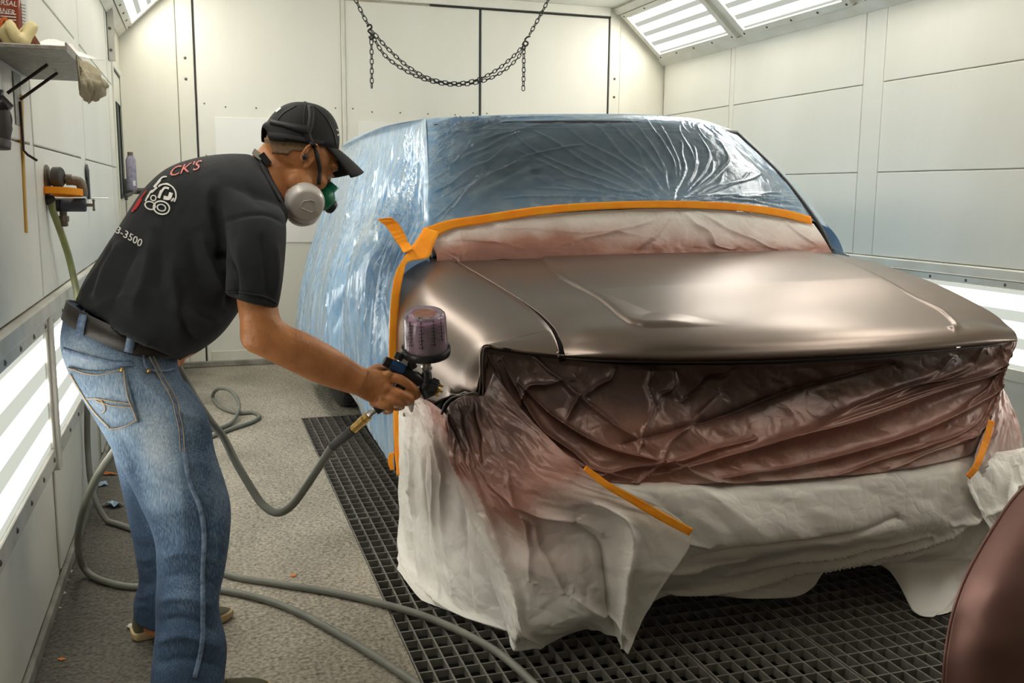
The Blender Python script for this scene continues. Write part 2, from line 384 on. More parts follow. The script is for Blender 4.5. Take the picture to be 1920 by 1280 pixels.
# ceiling and the slanted hips with their lamps
g = G(); g.box((HLX - .02, YF, ZC), (HRX + .02, YB + .05, ZC + .08)); struct('ceiling', g, m_ceil)
def hip(name, xw, xc, s, first):
    a = np.array([xw, 0, HZ]); b = np.array([xc, 0, ZC]); u = b - a; Lh = np.linalg.norm(u); u /= Lh
    n = np.array([s * abs(u[2]), 0, -abs(u[0])])        # into the room
    y0, y1 = YF, YB + .03
    g = G(); g.prism([a + [0, y0, 0], b + [0, y0, 0], b + [0, y1, 0], a + [0, y1, 0]], -n * .06); h = struct(name, g, m_frame_w)
    g = G()                                  # lower corner beam
    c = a + u * .035 + n * .012; g.obox(c + [0, (y0 + y1) / 2, 0], u * .035, (0, (y1 - y0) / 2, 0), n * .012); obj('corner_beam', g, m_frame_w, h)
    g = G(); c = a + u * (Lh - .03) + n * .012; g.obox(c + [0, (y0 + y1) / 2, 0], u * .03, (0, (y1 - y0) / 2, 0), n * .012); obj('corner_beam', g, m_frame_w, h)
    y = first; k = 0
    while y > 2.3:
        ya = y - 1.22
        where = ['farthest, beside the back wall', 'second from the back wall', 'third from the back wall', 'fourth from the back wall', 'fifth, above the camera', 'sixth, behind the camera', 'seventh'][k]
        side = 'left' if s > 0 else 'right'
        t = thing('hip_light', a + u * Lh * .5 + [0, (y + ya) / 2, 0], f'slanted light panel under the {side} ceiling edge, {where}', 'ceiling light', f'slanted lights along the {side} ceiling edge')
        s0, s1 = .075, Lh - .065; f = G()
        def bar(sa, sb, yy0, yy1): f.obox(a + u * (sa + sb) / 2 + n * .016 + [0, (yy0 + yy1) / 2, 0], u * (sb - sa) / 2, (0, (yy1 - yy0) / 2, 0), n * .016)
        bar(s0, s0 + .05, ya, y); bar(s1 - .04, s1, ya, y); bar(s0 + .05, s1 - .04, ya, ya + .06); bar(s0 + .05, s1 - .04, y - .06, y)
        obj('frame', f, m_frame_w, t)
        q0, q1 = s0 + .045, s1 - .035; C = a + u * (q0 + q1) / 2 + n * .008 + np.array([0, (y + ya) / 2, 0])
        vs = []; uvv = []
        for dn in (-.004, .004):
            for (ss, yy) in ((q0, ya + .055), (q1, ya + .055), (q1, y - .055), (q0, y - .055)):
                vs.append(a + u * ss + n * (.008 + dn) + np.array([0, yy, 0]) - C); uvv.append(((yy - ya) / 1.22, (ss - q0) / (q1 - q0)))
        me = bpy.data.meshes.new('diffuser'); me.from_pydata([tuple(v) for v in vs], [], [(3, 2, 1, 0), (4, 5, 6, 7), (0, 1, 5, 4), (2, 3, 7, 6), (1, 2, 6, 5), (3, 0, 4, 7)])
        lay = me.uv_layers.new(name='UVMap')
        for l in me.loops: lay.data[l.index].uv = uvv[l.vertex_index]
        me.materials.append(m_lamp_hip); o = bpy.data.objects.new('diffuser', me); link(o, t, C)
        P = [a + u * (s0 + .022) + n * .031 + np.array([0, yy, 0]) for yy in np.linspace(ya + .04, y - .04, 5)] + [a + u * (s1 - .02) + n * .031 + np.array([0, yy, 0]) for yy in np.linspace(ya + .04, y - .04, 4)]
        screws(t, P, tuple(n), .009)
        y -= 1.31; k += 1
hip('ceiling_slope_left', XL, HLX, 1, 7.58); hip('ceiling_slope_right', XR, HRX, -1, 7.56)
# ================================================================ the truck
m_paint = M('satin_brown_paint', (.215, .170, .145), .31, .88, bump=.05, bs=700, coat=0)
m_paint_dull = M('brown_primer_edge', (.05, .03, .025), .5, .2)
m_body = M('pale_blue_body', (.34, .43, .52), .45, .1)
m_black = M('black_plastic', (.02, .02, .022), .45)
m_gap = M('black_gap', (.01, .008, .008), .95, spec=.1)
m_rub = M('tyre_rubber', (.035, .033, .032), .75, bump=.2, bs=90)
m_rim = M('grey_rim', (.45, .44, .42), .35, .8)
m_int = M('dark_interior', (.05, .055, .06), .8)
m_glass = M('tinted_windscreen', (.030, .045, .050), .06, 0, spec=.9)
truck = thing('pickup_truck', (1.8, 4.9, 0), 'truck with satin brown hood and fender, masked in film and paper, on the floor grates', 'truck')

def solid(o, t, off=-1):
    m = o.modifiers.new('thickness', 'SOLIDIFY'); m.thickness = t; m.offset = off; return o
# hood: rows from the cowl to the lower front lip, columns from the left gap to the right edge
ctrl = px([
 [(852, 487, 3.65), (940, 481, 3.66), (1090, 477, 3.67), (1240, 474, 3.67), (1400, 472, 3.67), (1500, 472, 3.66), (1558, 474, 3.65)],
 [(932, 534, 3.25), (1010, 517, 3.27), (1140, 506, 3.29), (1290, 500, 3.3), (1450, 494, 3.3), (1570, 490, 3.3), (1640, 492, 3.3)],
 [(1001, 579, 2.95), (1070, 556, 2.97), (1190, 543, 2.99), (1350, 536, 3.0), (1530, 530, 3.0), (1670, 526, 2.98), (1750, 530, 2.95)],
 [(1036, 611, 2.8), (1104, 590, 2.80), (1220, 579, 2.78), (1400, 573, 2.78), (1600, 570, 2.78), (1762, 570, 2.77), (1850, 580, 2.75)],
 [(1048, 632, 2.73), (1120, 616, 2.68), (1240, 608, 2.64), (1420, 604, 2.63), (1630, 600, 2.64), (1800, 597, 2.67), (1890, 610, 2.67)],
 [(1054, 648, 2.69), (1130, 640, 2.63), (1260, 636, 2.56), (1440, 632, 2.55), (1660, 624, 2.56), (1830, 614, 2.60), (1903, 622, 2.63)],
 [(1058, 661, 2.67), (1136, 660, 2.60), (1268, 659, 2.535), (1450, 655, 2.52), (1670, 645, 2.53), (1842, 632, 2.575), (1908, 634, 2.62)],
 [(1060, 668, 2.665), (1138, 671, 2.60), (1270, 673, 2.53), (1452, 670, 2.515), (1672, 659, 2.525), (1844, 644, 2.575), (1906, 638, 2.62)],
 [(1061, 670, 2.70), (1139, 674, 2.635), (1271, 676, 2.565), (1453, 673, 2.55), (1673, 662, 2.56), (1845, 647, 2.61), (1905, 641, 2.65)]])
A = surf(ctrl, 300, 380)[..., :3]
# raised centre: the two pressed creases that run back from the nose and meet at the front
nu, nv = A.shape[:2]; U = np.linspace(0, 1, nu)[:, None] * np.ones((1, nv)); V = np.ones((nu, 1)) * np.linspace(0, 1, nv)[None]
def proj_px(P):
    c = (P - CP) @ CM.T; return CX + FPX * c[..., 0] / -c[..., 2], CY - FPX * c[..., 1] / -c[..., 2]
PXg, PYg = proj_px(A)
def inside(poly, X, Y):
    r = np.zeros(X.shape, bool); n = len(poly)
    for i in range(n):
        (x1, y1), (x2, y2) = poly[i], poly[(i + 1) % n]
        c = ((y1 > Y) != (y2 > Y)) & (X < (x2 - x1) * (Y - y1) / (y2 - y1 + 1e-9) + x1); r ^= c
    return r
def segdist(pts, X, Y):
    d = np.full(X.shape, 1e9)
    for (a, b) in zip(pts[:-1], pts[1:]):
        ax, ay = a; bx, by = b; L2 = (bx - ax) ** 2 + (by - ay) ** 2 + 1e-12
        t = np.clip(((X - ax) * (bx - ax) + (Y - ay) * (by - ay)) / L2, 0, 1)
        d = np.minimum(d, np.hypot(X - ax - t * (bx - ax), Y - ay - t * (by - ay)))
    return d
# crease outline in plan (x, y) on the hood
cl = [at(1010, 490, Z=1.08), at(1050, 515, Z=1.06), at(1125, 552, Z=1.02), at(1165, 584, Z=.985), at(1190, 594, Z=.975), at(1250, 598, Z=.97)]
cr = [at(1790, 578, Z=.975), at(1797, 573, Z=.98), at(1770, 556, Z=1.0), at(1700, 528, Z=1.04), at(1620, 502, Z=1.07), at(1520, 478, Z=1.09)]
line = [(p[0], p[1]) for p in cl] + [(1.75, 2.60), (2.2, 2.60)] + [(p[0], p[1]) for p in cr]
smooth_line = [tuple(p) for p in crom([(a, b, 0) for a, b in line], 90)[:, :2]]
d = segdist(smooth_line, A[..., 0], A[..., 1]); ins = inside(smooth_line, A[..., 0], A[..., 1])
fade = np.clip((A[..., 1] - 2.60) / .1, 0, 1)
h = np.where(ins, 1, 0) * .010 * np.clip(d / .035, 0, 1) ** .6
frontfade = np.clip((segdist([(p[0], p[1]) for p in cl], A[..., 0], A[..., 1]) < .06) * 1. + (segdist([(p[0], p[1]) for p in cr], A[..., 0], A[..., 1]) < .06) * 1., 0, 1)
dL = segdist([(p[0], p[1]) for p in cl], A[..., 0], A[..., 1]); kL = np.exp(-(dL / .10) ** 2)
A[..., 2] += np.where(ins, .014 * (1 - np.exp(-(d / .010) ** 1.5)), 0) * np.maximum(np.clip((A[..., 1] - 2.62) / .36, 0, 1) ** 1.3, kL)
dR = segdist([tuple(p) for p in crom([(p[0], p[1], 0) for p in cr], 60)[:, :2]], A[..., 0], A[..., 1]); A[..., 2] += .0075 * np.exp(-(dR / .011) ** 2)
g = G(); g.grid(A); hood = solid(obj('hood', g, m_paint, truck, 180), .012)
# left fender: slices from the rear cut line to the headlamp opening
sl = [((.942, 3.70, 1.088), (.706, 3.72, .50)), ((.972, 3.45, 1.057), (.704, 3.45, .52)), ((1.0, 3.25, 1.025), (.704, 3.27, .56)), ((1.022, 3.1, 1.0), (.722, 3.12, .60)),
      ((1.036, 2.95, .973), (.74, 3.0, .668)), ((1.043, 2.86, .952), (.755, 2.88, .71)), ((1.045, 2.8, .936), (.767, 2.81, .731)), ((1.045, 2.765, .925), (.793, 2.757, .735)),
      ((1.045, 2.755, .922), (.799, 2.75, .80)), ((1.044, 2.745, .918), (.803, 2.745, .878)), ((1.043, 2.72, .905), (.85, 2.715, .880)), ((1.041, 2.69, .885), (.93, 2.685, .868)), ((1.038, 2.668, .865), (1.036, 2.664, .858))]
S = []
for (gp, b) in sl:
    gp = np.array(gp) - [.014, 0, .003]; b = np.array(b); D = np.array([b[0] + .004, b[1], max(gp[2] - .24, b[2] + .0)]); Cn = np.array([b[0] + .012, (gp[1] + b[1]) / 2, gp[2] - .015]); r = []
    k = min(1., (gp[2] - b[2]) / .15)
    Cn = Cn * k + (gp + b) / 2 * (1 - k)
    for t in np.linspace(0, 1, 22): r.append((1 - t) ** 2 * gp + 2 * t * (1 - t) * Cn + t * t * D)
    for t in np.linspace(0, 1, 14)[1:]: r.append(D + (b - D) * t)
    S.append(r)
S = np.array(S); S = np.stack([crom(S[:, j], 90) for j in range(S.shape[1])], 1)
g = G(); g.grid(S); solid(obj('fender', g, m_paint, truck, 180), .010, 1)
# dark recessed gap below the hood edge line and the lip round the headlamp opening
gap = crom([(.950, 3.66, 1.078), (1.0, 3.25, 1.018), (1.036, 2.95, .966), (1.045, 2.8, .929), (1.042, 2.7, .893), (1.040, 2.665, .852)], 50)
g = G(); g.tube([p + np.array([-.006, 0, -.004]) for p in gap], .0105, 8); obj('gap_seal', g, m_gap, truck, 60)
lip = [at(866, 742, Y=2.80), at(890, 736, Y=2.76), at(905, 742, Y=2.75), at(906, 700, Y=2.75), at(907, 665, Y=2.74), at(915, 650, Y=2.735), at(960, 657, Y=2.71), at(1060, 671, Y=2.668), at(1150, 676, Y=2.61), at(1300, 678, Y=2.56), at(1453, 676, Y=2.555), at(1673, 664, Y=2.565), at(1845, 649, Y=2.615), at(1902, 643, Y=2.65)]
lip = [at(828, 776, Y=2.86), at(836, 757, Y=2.84), at(850, 745, Y=2.82)] + lip
g = G(); g.tube(crom(lip, 120), .0045, 8); obj('opening_lip', g, m_paint_dull, truck, 60)
g = G(); g.box((.88, 2.86, .30), (2.70, 3.0, .84)); obj('grille_core', g, m_int, truck)
g = G(); g.bbox((.76, 2.66, .36), (2.76, 2.85, .56), .03); obj('bumper', g, m_rim, truck, 40)
# cab and body behind the cut line
XC = 1.80
def half(Y):            # (roof z, roof edge x half, belt half)
    t = np.clip((Y - 4.3) / 2.8, 0, 1); return 1.665 - .02 * t, .73 - .01 * t
rows = []
for Y in np.linspace(3.66, 7.15, 30):
    if Y < 4.3:
        t = (Y - 3.66) / .64; zt = 1.08 + t * .55; hw = .96 - .21 * t ** 1.2
    else:
        zt, hw = half(Y)
    pts = [(0, zt + .015), (hw * .6, zt + .005), (hw * .92, zt - .02), (hw + .01, zt - .07), (hw + (.98 - hw) * .42, (zt + 1.07) / 2), (.98, 1.06), (1.00, .9), (1.00, .45), (.96, .32)]
    pl = crom([(-x, 0, z) for x, z in pts[::-1]][:-1] + [(x, 0, z) for x, z in pts], 60)
    rows.append([(XC + .03 + p[0], Y, p[2]) for p in pl])
B = np.array(rows)
front = B[0]
g = G(); g.grid(B[10:]); g.grid(B[:11]); obj('cab_shell', g, m_body, truck, 60, origin=(XC, 5.4, 1))
g = G(); g.prism(list(B[-1]), (0, .02, 0)); obj('tailgate', g, m_body, truck)
# windscreen, its dark surround, mirror and dashboard
ws = surf(px([
 [(814, 243, 4.27), (1000, 237, 4.2), (1200, 238, 4.18), (1378, 254, 4.27)],
 [(808, 340, 4.02), (1010, 320, 3.97), (1240, 315, 3.95), (1462, 335, 4.02)],
 [(806, 436, 3.80), (1010, 404, 3.76), (1240, 392, 3.74), (1528, 420, 3.80)],
 [(806, 486, 3.70), (1010, 478, 3.68), (1240, 474, 3.68), (1556, 473, 3.70)]]), 30, 40)[..., :3]
nW = normals(ws); s_ = np.sign((nW @ np.array([0, -1., .5])).mean()); nW *= s_
g = G(); g.grid(ws); wso = solid(obj('windscreen', g, m_glass, truck, 180), .005)
e = ws + nW * .012
g = G(); g.tube(e[0], .016, 8); g.tube(e[:, 0] + np.array([.02, .004, 0]), .009, 8); g.tube(e[:, -1], .014, 8); obj('windscreen_seal', g, m_black, truck, 60)
g = G(); c = at(1180, 277, Y=4.10); g.obox(c + np.array([0, -.01, 0]), (.055, 0, 0), (0, .008, .004), (0, -.006, .018)); obj('rear_view_mirror', g, m_black, truck)
# side mirror under the film
g = G(); g.ball(at(712, 452, Y=4.02), (.06, .04, .055), 16); obj('side_mirror', g, m_body, truck, 60)
def wheel(x, y, s, nm=''):
    R, W = .37, .24; g = G(); x0 = x
    prof = [(.23, 0), (.30, -.004), (.345, .008), (.368, .03), (R, .06), (R, .18), (.368, .21), (.345, .232), (.30, .244), (.23, .24)]
    g.lathe(prof, (x0, y, R), (s, 0, 0), 48, False)
    t = obj('tyre', g, m_rub, truck, 40)
    q = G()
    for k in range(60):
        a = 2 * PI * k / 60
        for j, (w0, w1) in enumerate(((.035, .085), (.095, .145), (.155, .205))):
            aa = a + j * .035; c = np.array([x0 + s * (w0 + w1) / 2, y + math.sin(aa) * (R + .003), R + math.cos(aa) * (R + .003)])
            q.obox(c, ((w1 - w0) / 2, 0, 0), (0, math.cos(aa) * .012, -math.sin(aa) * .012), (0, math.sin(aa) * .004, math.cos(aa) * .004))
    obj('tread', q, m_rub, t, kind='stuff')
    h = G(); h.lathe([(.235, .0), (.225, .02), (.19, .035), (.08, .03), (.07, .01), (.001, .01)], (x0 + s * .0, y, R), (s, 0, 0), 32); obj('rim', h, m_rim, truck, 40)
wheel(.78, 6.02, 1); wheel(.83, 3.12, 1); wheel(2.82, 6.02, -1); wheel(2.78, 3.12, -1)

# ================================================================ masking film, paper and tape
def sheet_mat(name, base, spray, dark, alpha_lo, rough_base=.6, rough_spray=.3):
    """paper or film whose 'spray' attribute carries the brown overspray that landed on it"""
    m = bpy.data.materials.new(name); m.use_nodes = True; nt = m.node_tree; N = nt.nodes; L = nt.links; b = N['Principled BSDF']
    at_ = N.new('ShaderNodeAttribute'); at_.attribute_name = 'spray'
    tc = N.new('ShaderNodeTexCoord')
    n = N.new('ShaderNodeTexNoise'); n.inputs['Scale'].default_value = 7; n.inputs['Detail'].default_value = 6; L.new(tc.outputs['Object'], n.inputs['Vector'])
    n2 = N.new('ShaderNodeTexNoise'); n2.inputs['Scale'].default_value = 420; n2.inputs['Detail'].default_value = 2; L.new(tc.outputs['Object'], n2.inputs['Vector'])
    f = math_node(nt, 'ADD', at_.outputs['Fac'], math_node(nt, 'MULTIPLY', math_node(nt, 'SUBTRACT', n.outputs[0], .5), .35))
    f = math_node(nt, 'ADD', f, math_node(nt, 'MULTIPLY', math_node(nt, 'SUBTRACT', n2.outputs[0], .5), .10), True)
    r = N.new('ShaderNodeValToRGB'); e = r.color_ramp.elements
    e[0].position = .08; e[0].color = (*base, 1); e[1].position = .95; e[1].color = (*dark, 1)
    for p, c in ((.30, tuple(.62 * a + .38 * s for a, s in zip(base, spray))), (.58, spray)): k = e.new(p); k.color = (*c, 1)
    L.new(f, r.inputs[0]); L.new(r.outputs[0], b.inputs['Base Color'])
    ro = N.new('ShaderNodeMapRange'); ro.inputs[1].default_value = .25; ro.inputs[2].default_value = .75; ro.inputs[3].default_value = rough_base; ro.inputs[4].default_value = rough_spray
    L.new(f, ro.inputs[0]); L.new(ro.outputs[0], b.inputs['Roughness'])
    me_ = N.new('ShaderNodeMapRange'); me_.inputs[1].default_value = .4; me_.inputs[2].default_value = .9; me_.inputs[3].default_value = 0; me_.inputs[4].default_value = .35
    L.new(f, me_.inputs[0]); L.new(me_.outputs[0], b.inputs['Metallic'])
    bp = N.new('ShaderNodeBump'); bp.inputs['Strength'].default_value = .25; bp.inputs['Distance'].default_value = .002
    n3 = N.new('ShaderNodeTexNoise'); n3.inputs['Scale'].default_value = 60; n3.inputs['Detail'].default_value = 5; L.new(tc.outputs['Object'], n3.inputs['Vector'])
    L.new(n3.outputs[0], bp.inputs['Height'])
    vo = N.new('ShaderNodeTexVoronoi'); vo.inputs['Scale'].default_value = 17; vo.feature = 'DISTANCE_TO_EDGE'
    wn = N.new('ShaderNodeTexNoise'); wn.inputs['Scale'].default_value = 9; L.new(tc.outputs['Object'], wn.inputs['Vector'])
    wm = N.new('ShaderNodeMix'); wm.data_type = 'VECTOR'; wm.inputs[0].default_value = .12; L.new(tc.outputs['Object'], wm.inputs[4]); L.new(wn.outputs[1], wm.inputs[5]); L.new(wm.outputs[1], vo.inputs['Vector'])
    b2 = N.new('ShaderNodeBump'); b2.inputs['Strength'].default_value = .3; b2.inputs['Distance'].default_value = .012
    L.new(math_node(nt, 'MINIMUM', vo.outputs[0], .22), b2.inputs['Height']); L.new(bp.outputs[0], b2.inputs['Normal']); L.new(b2.outputs[0], b.inputs['Normal'])
    return m
m_paper = sheet_mat('masking_paper_white', (.80, .775, .72), (.30, .135, .098), (.070, .040, .032), 1, .6, .38)

def wrinkle(A, seed, crumple=.012, fs=7., fine=.004, folds=(), pin=(1, 1, 1, 1), waves=(), length=None):
    """push a sheet in and out along its normals: facets, folds and drape waves"""
    nu, nv = A.shape[:2]
    U = np.linspace(0, 1, nu)[:, None] * np.ones((1, nv)); V = np.ones((nu, 1)) * np.linspace(0, 1, nv)[None]
    P = A[..., :3]; lu = np.linalg.norm(np.diff(P[:, nv // 2], axis=0), axis=1).sum(); lv = np.linalg.norm(np.diff(P[nu // 2], axis=0), axis=1).sum()
    u, v = U * lu, V * lv
    h = crumple * (tri(u * fs, v * fs, seed) - .5) + crumple * .55 * (tri(u * fs * 2.1 + 3, v * fs * 1.9, seed + 5) - .5) + fine * (tri(u * fs * 5, v * fs * 4.6, seed + 9) - .5)
    for (v0, u0, v1, u1, wd, am) in folds:              # crease from (v0,u0) to (v1,u1), tent profile
        ax, ay, bx, by = v0 * lv, u0 * lu, v1 * lv, u1 * lu; L2 = (bx - ax) ** 2 + (by - ay) ** 2 + 1e-12
        t = ((v - ax) * (bx - ax) + (u - ay) * (by - ay)) / L2; tc = np.clip(t, 0, 1)
        wob = (vnoise(t * 4, t * 0 + seed, seed + int(am * 1e4)) - .5) * .03
        dd = np.hypot(v - ax - tc * (bx - ax), u - ay - tc * (by - ay)) + wob * 0
        dd = np.abs(((v - ax) * (by - ay) - (u - ay) * (bx - ax)) / math.sqrt(L2) + wob) * (np.abs(t - .5) < .5) + dd * (np.abs(t - .5) >= .5)
        h = h + am * np.exp(-dd / wd) * np.clip(1.15 - np.abs(t - .5) * 1.6, 0, 1)
    for (fr, am, ph, lo, hi) in waves:                  # drape waves across v, growing between u=lo and u=hi
        h = h + am * np.sin(2 * PI * (V * fr + ph + .15 * vnoise(U * 2, V * 3, seed + 2))) * np.clip((U - lo) / (hi - lo + 1e-6), 0, 1)
    k = np.ones_like(U)
    a, b, c, d = pin                                    # 1 = edge stays put
    if a: k *= np.clip(U / .05, 0, 1)
    if b: k *= np.clip((1 - U) / .05, 0, 1)
    if c: k *= np.clip(V / .05, 0, 1)
    if d: k *= np.clip((1 - V) / .05, 0, 1)
    n = normals(P); n *= np.sign((n @ np.array([0, -1., .1])).mean() or 1)
    Q = A.copy(); Q[..., :3] = P + n * (h * k)[..., None]; Q[..., 2] = np.maximum(Q[..., 2], .004 + .003 * vnoise(u * 30, v * 30, 3)); return Q

def sheet(name, grids, mat, label=None, cat=None, parent=None, thick=.0008, smooth=180, group=None):
    g = G(); sp = []
    for A in grids: g.grid(A[..., :3]); sp.append(A[..., 3].reshape(-1) if A.shape[2] > 3 else np.zeros(A.shape[0] * A.shape[1]))
    o = obj(name, g, mat, parent, smooth); a = o.data.attributes.new('spray', 'FLOAT', 'POINT'); a.data.foreach_set('value', np.concatenate(sp).astype(np.float32))
    if thick: solid(o, thick, 0)
    if label: tag(o, label, cat, group)
    return o

# front sheet, brown with overspray, hanging from under the hood lip
c = px([
 [(909, 652, 2.745, 1.0), (1000, 666, 2.70, 1.0), (1150, 682, 2.63, 1.05), (1300, 684, 2.58, 1.05), (1453, 682, 2.57, 1.05), (1673, 670, 2.58, 1.0), (1845, 647, 2.615, .9), (1908, 637, 2.64, .8)],
 [(906, 700, 2.75, .9), (1000, 715, 2.68, .95), (1150, 735, 2.60, 1.0), (1300, 742, 2.58, 1.0), (1460, 740, 2.57, 1.0), (1680, 725, 2.58, .9), (1850, 705, 2.62, .8), (1885, 690, 2.64, .75)],
 [(915, 770, 2.74, .75), (1010, 790, 2.64, .80), (1150, 805, 2.53, .82), (1310, 812, 2.50, .76), (1470, 808, 2.50, .72), (1680, 790, 2.51, .68), (1830, 765, 2.55, .72), (1868, 750, 2.58, .68)],
 [(935, 830, 2.70, .62), (1025, 850, 2.60, .72), (1160, 862, 2.48, .68), (1320, 868, 2.45, .62), (1480, 862, 2.45, .60), (1680, 842, 2.46, .56), (1805, 818, 2.50, .6), (1850, 800, 2.53, .56)],
 [(950, 870, 2.68, .35), (1050, 893, 2.56, .48), (1175, 906, 2.44, .52), (1330, 908, 2.41, .55), (1490, 900, 2.41, .55), (1680, 882, 2.42, .52), (1790, 860, 2.46, .45), (1835, 845, 2.50, .42)]])
A = surf(c, 220, 420)
folds = [(.05, .1, .25, .95, .007, .03), (.13, .0, .33, .6, .007, .032), (.30, .0, .20, .5, .007, .026), (.33, .9, .97, .12, .012, .05), (.45, .98, .98, .35, .010, .04), (.30, .62, .72, .1, .009, -.032),
         (.98, .02, .55, .6, .012, .042), (.10, .30, .45, 1., .007, .030), (.02, .05, .12, .85, .008, .024), (.62, .98, .9, .6, .008, .026), (.22, .95, .52, .55, .008, .034), (.40, .05, .36, .35, .007, .024), (.70, .95, .99, .7, .008, .024),
         (.05, .5, .22, .15, .007, .022), (.52, .0, .40, .28, .007, -.022), (.8, .08, .62, .5, .008, .026), (.08, .62, .30, .99, .008, .028), (.36, .0, .33, .7, .006, .022), (.30, .99, .47, .2, .006, .022), (.86, .05, .7, .35, .006, .024), (.92, .05, .8, .6, .006, .022), (.97, .1, .93, .8, .006, .02)]
A = wrinkle(A, 3, .017, 6.5, .004, folds, (1, 0, 0, 0))
sheet('masking_paper', [A], m_paper, 'brown oversprayed masking paper hanging directly below the hood edge', 'masking paper')
# white lower sheet round the bumper
c = px([
 [(965, 862, 2.68, .30), (1050, 888, 2.56, .40), (1190, 899, 2.45, .42), (1330, 901, 2.43, .42), (1490, 893, 2.43, .42), (1680, 875, 2.44, .40), (1800, 852, 2.48, .35), (1880, 846, 2.56, .30), (1925, 838, 2.66, .25)],
 [(965, 900, 2.64, .0), (1058, 922, 2.52, .03), (1200, 932, 2.41, .03), (1340, 938, 2.38, .03), (1500, 930, 2.38, .03), (1690, 912, 2.39, .03), (1810, 890, 2.43, .05), (1885, 876, 2.50, .10), (1926, 868, 2.60, .08)],
 [(975, 980, 2.64), (1080, 1000, 2.50), (1230, 1012, 2.41), (1360, 1018, 2.36), (1520, 1010, 2.36), (1700, 992, 2.37), (1825, 968, 2.41), (1890, 945, 2.47), (1926, 925, 2.56)],
 [(990, 1050, 2.64), (1100, 1062, 2.54), (1240, 1062, 2.46), (1370, 1050, 2.44), (1530, 1032, 2.45), (1700, 1012, 2.46), (1835, 1000, 2.50), (1895, 980, 2.54), (1928, 965, 2.60)],
 [(980, 1110, 2.56), (1110, 1118, 2.55), (1240, 1098, 2.55), (1400, 1080, 2.56), (1530, 1056, 2.58), (1690, 1042, 2.58), (1800, 1060, 2.52), (1860, 1070, 2.52), (1930, 1060, 2.6)],
 [(1000, 1150, 2.54), (1160, 1160, 2.54), (1270, 1116, 2.58), (1490, 1119, 2.58), (1560, 1066, 2.64), (1660, 1064, 2.60), (1730, 1164, 2.36), (1800, 1142, 2.40), (1930, 1110, 2.5)]])
A = surf(c, 170, 380)
folds = [(.25, .95, .75, .42, .011, .060), (.30, .55, .62, .35, .010, -.04), (.60, .98, .95, .40, .010, .050), (.35, .75, .66, .5, .009, .035), (.5, .98, .70, .6, .009, .035), (.12, .7, .40, .55, .009, .03), (.70, .45, .98, .3, .009, .025), (.08, .4, .22, .95, .012, .03), (.78, .6, .84, 1., .012, .035), (.86, .55, .80, 1., .01, -.03), (.90, .1, .82, .55, .012, .02),
         (.42, .9, .60, .62, .012, .025), (.93, .2, .99, .8, .012, .025), (.15, .30, .35, .42, .012, .018)]
A = wrinkle(A, 8, .022, 5., .0035, folds, (1, 0, 0, 0))
sheet('masking_paper', [A], m_paper, 'wide white masking paper wrapped round the front bumper above the grates', 'masking paper')
def xx(x, y, X, sp): return (x, y, float(at(x, y, X=X)[1]), sp)
# left corner sheets: one over the wheel arch, one flap with a tape edge hanging over the front
c = px([
 [xx(752, 742, .700, .10), xx(772, 744, .700, .3), xx(796, 748, .702, .5), xx(822, 764, .712, .72), (840, 780, 2.84, .8)],
 [xx(751, 765, .700, .08), xx(774, 780, .695, .25), xx(802, 795, .695, .38), xx(830, 815, .705, .50), (856, 815, 2.80, .6)],
 [xx(749, 850, .700, .03), xx(775, 862, .69, .12), xx(806, 878, .69, .28), (842, 890, 2.90, .34), (880, 890, 2.76, .42)],
 [(748, 960, 3.52, .0), (778, 972, 3.26, .03), (812, 985, 3.08, .10), (856, 990, 2.88, .13), (920, 985, 2.72, .2)],
 [(745, 1055, 3.36, .0), (782, 1085, 3.14, .0), (824, 1105, 2.95, .0), (880, 1120, 2.78, .03), (960, 1125, 2.66, .06)],
 [(748, 1070, 3.24, .0), (785, 1128, 2.98, .0), (835, 1156, 2.86, .0), (905, 1178, 2.72, .0), (985, 1190, 2.63, .0)]])
A = surf(c, 240, 130)
folds = [(.15, .02, .30, .95, .010, .022), (.45, .05, .35, .9, .012, -.022), (.7, .0, .62, .8, .010, .025), (.9, .1, .75, .9, .010, -.018), (.1, .8, .95, .98, .014, .03), (.3, .1, .2, .6, .008, .016), (.55, .3, .5, .95, .009, .02)]
A = wrinkle(A, 21, .022, 6.5, .0045, folds, (1, 0, 0, 0))
sheet('masking_paper', [A], m_paper, 'white masking paper over the left wheel arch, pink overspray at its top', 'masking paper')
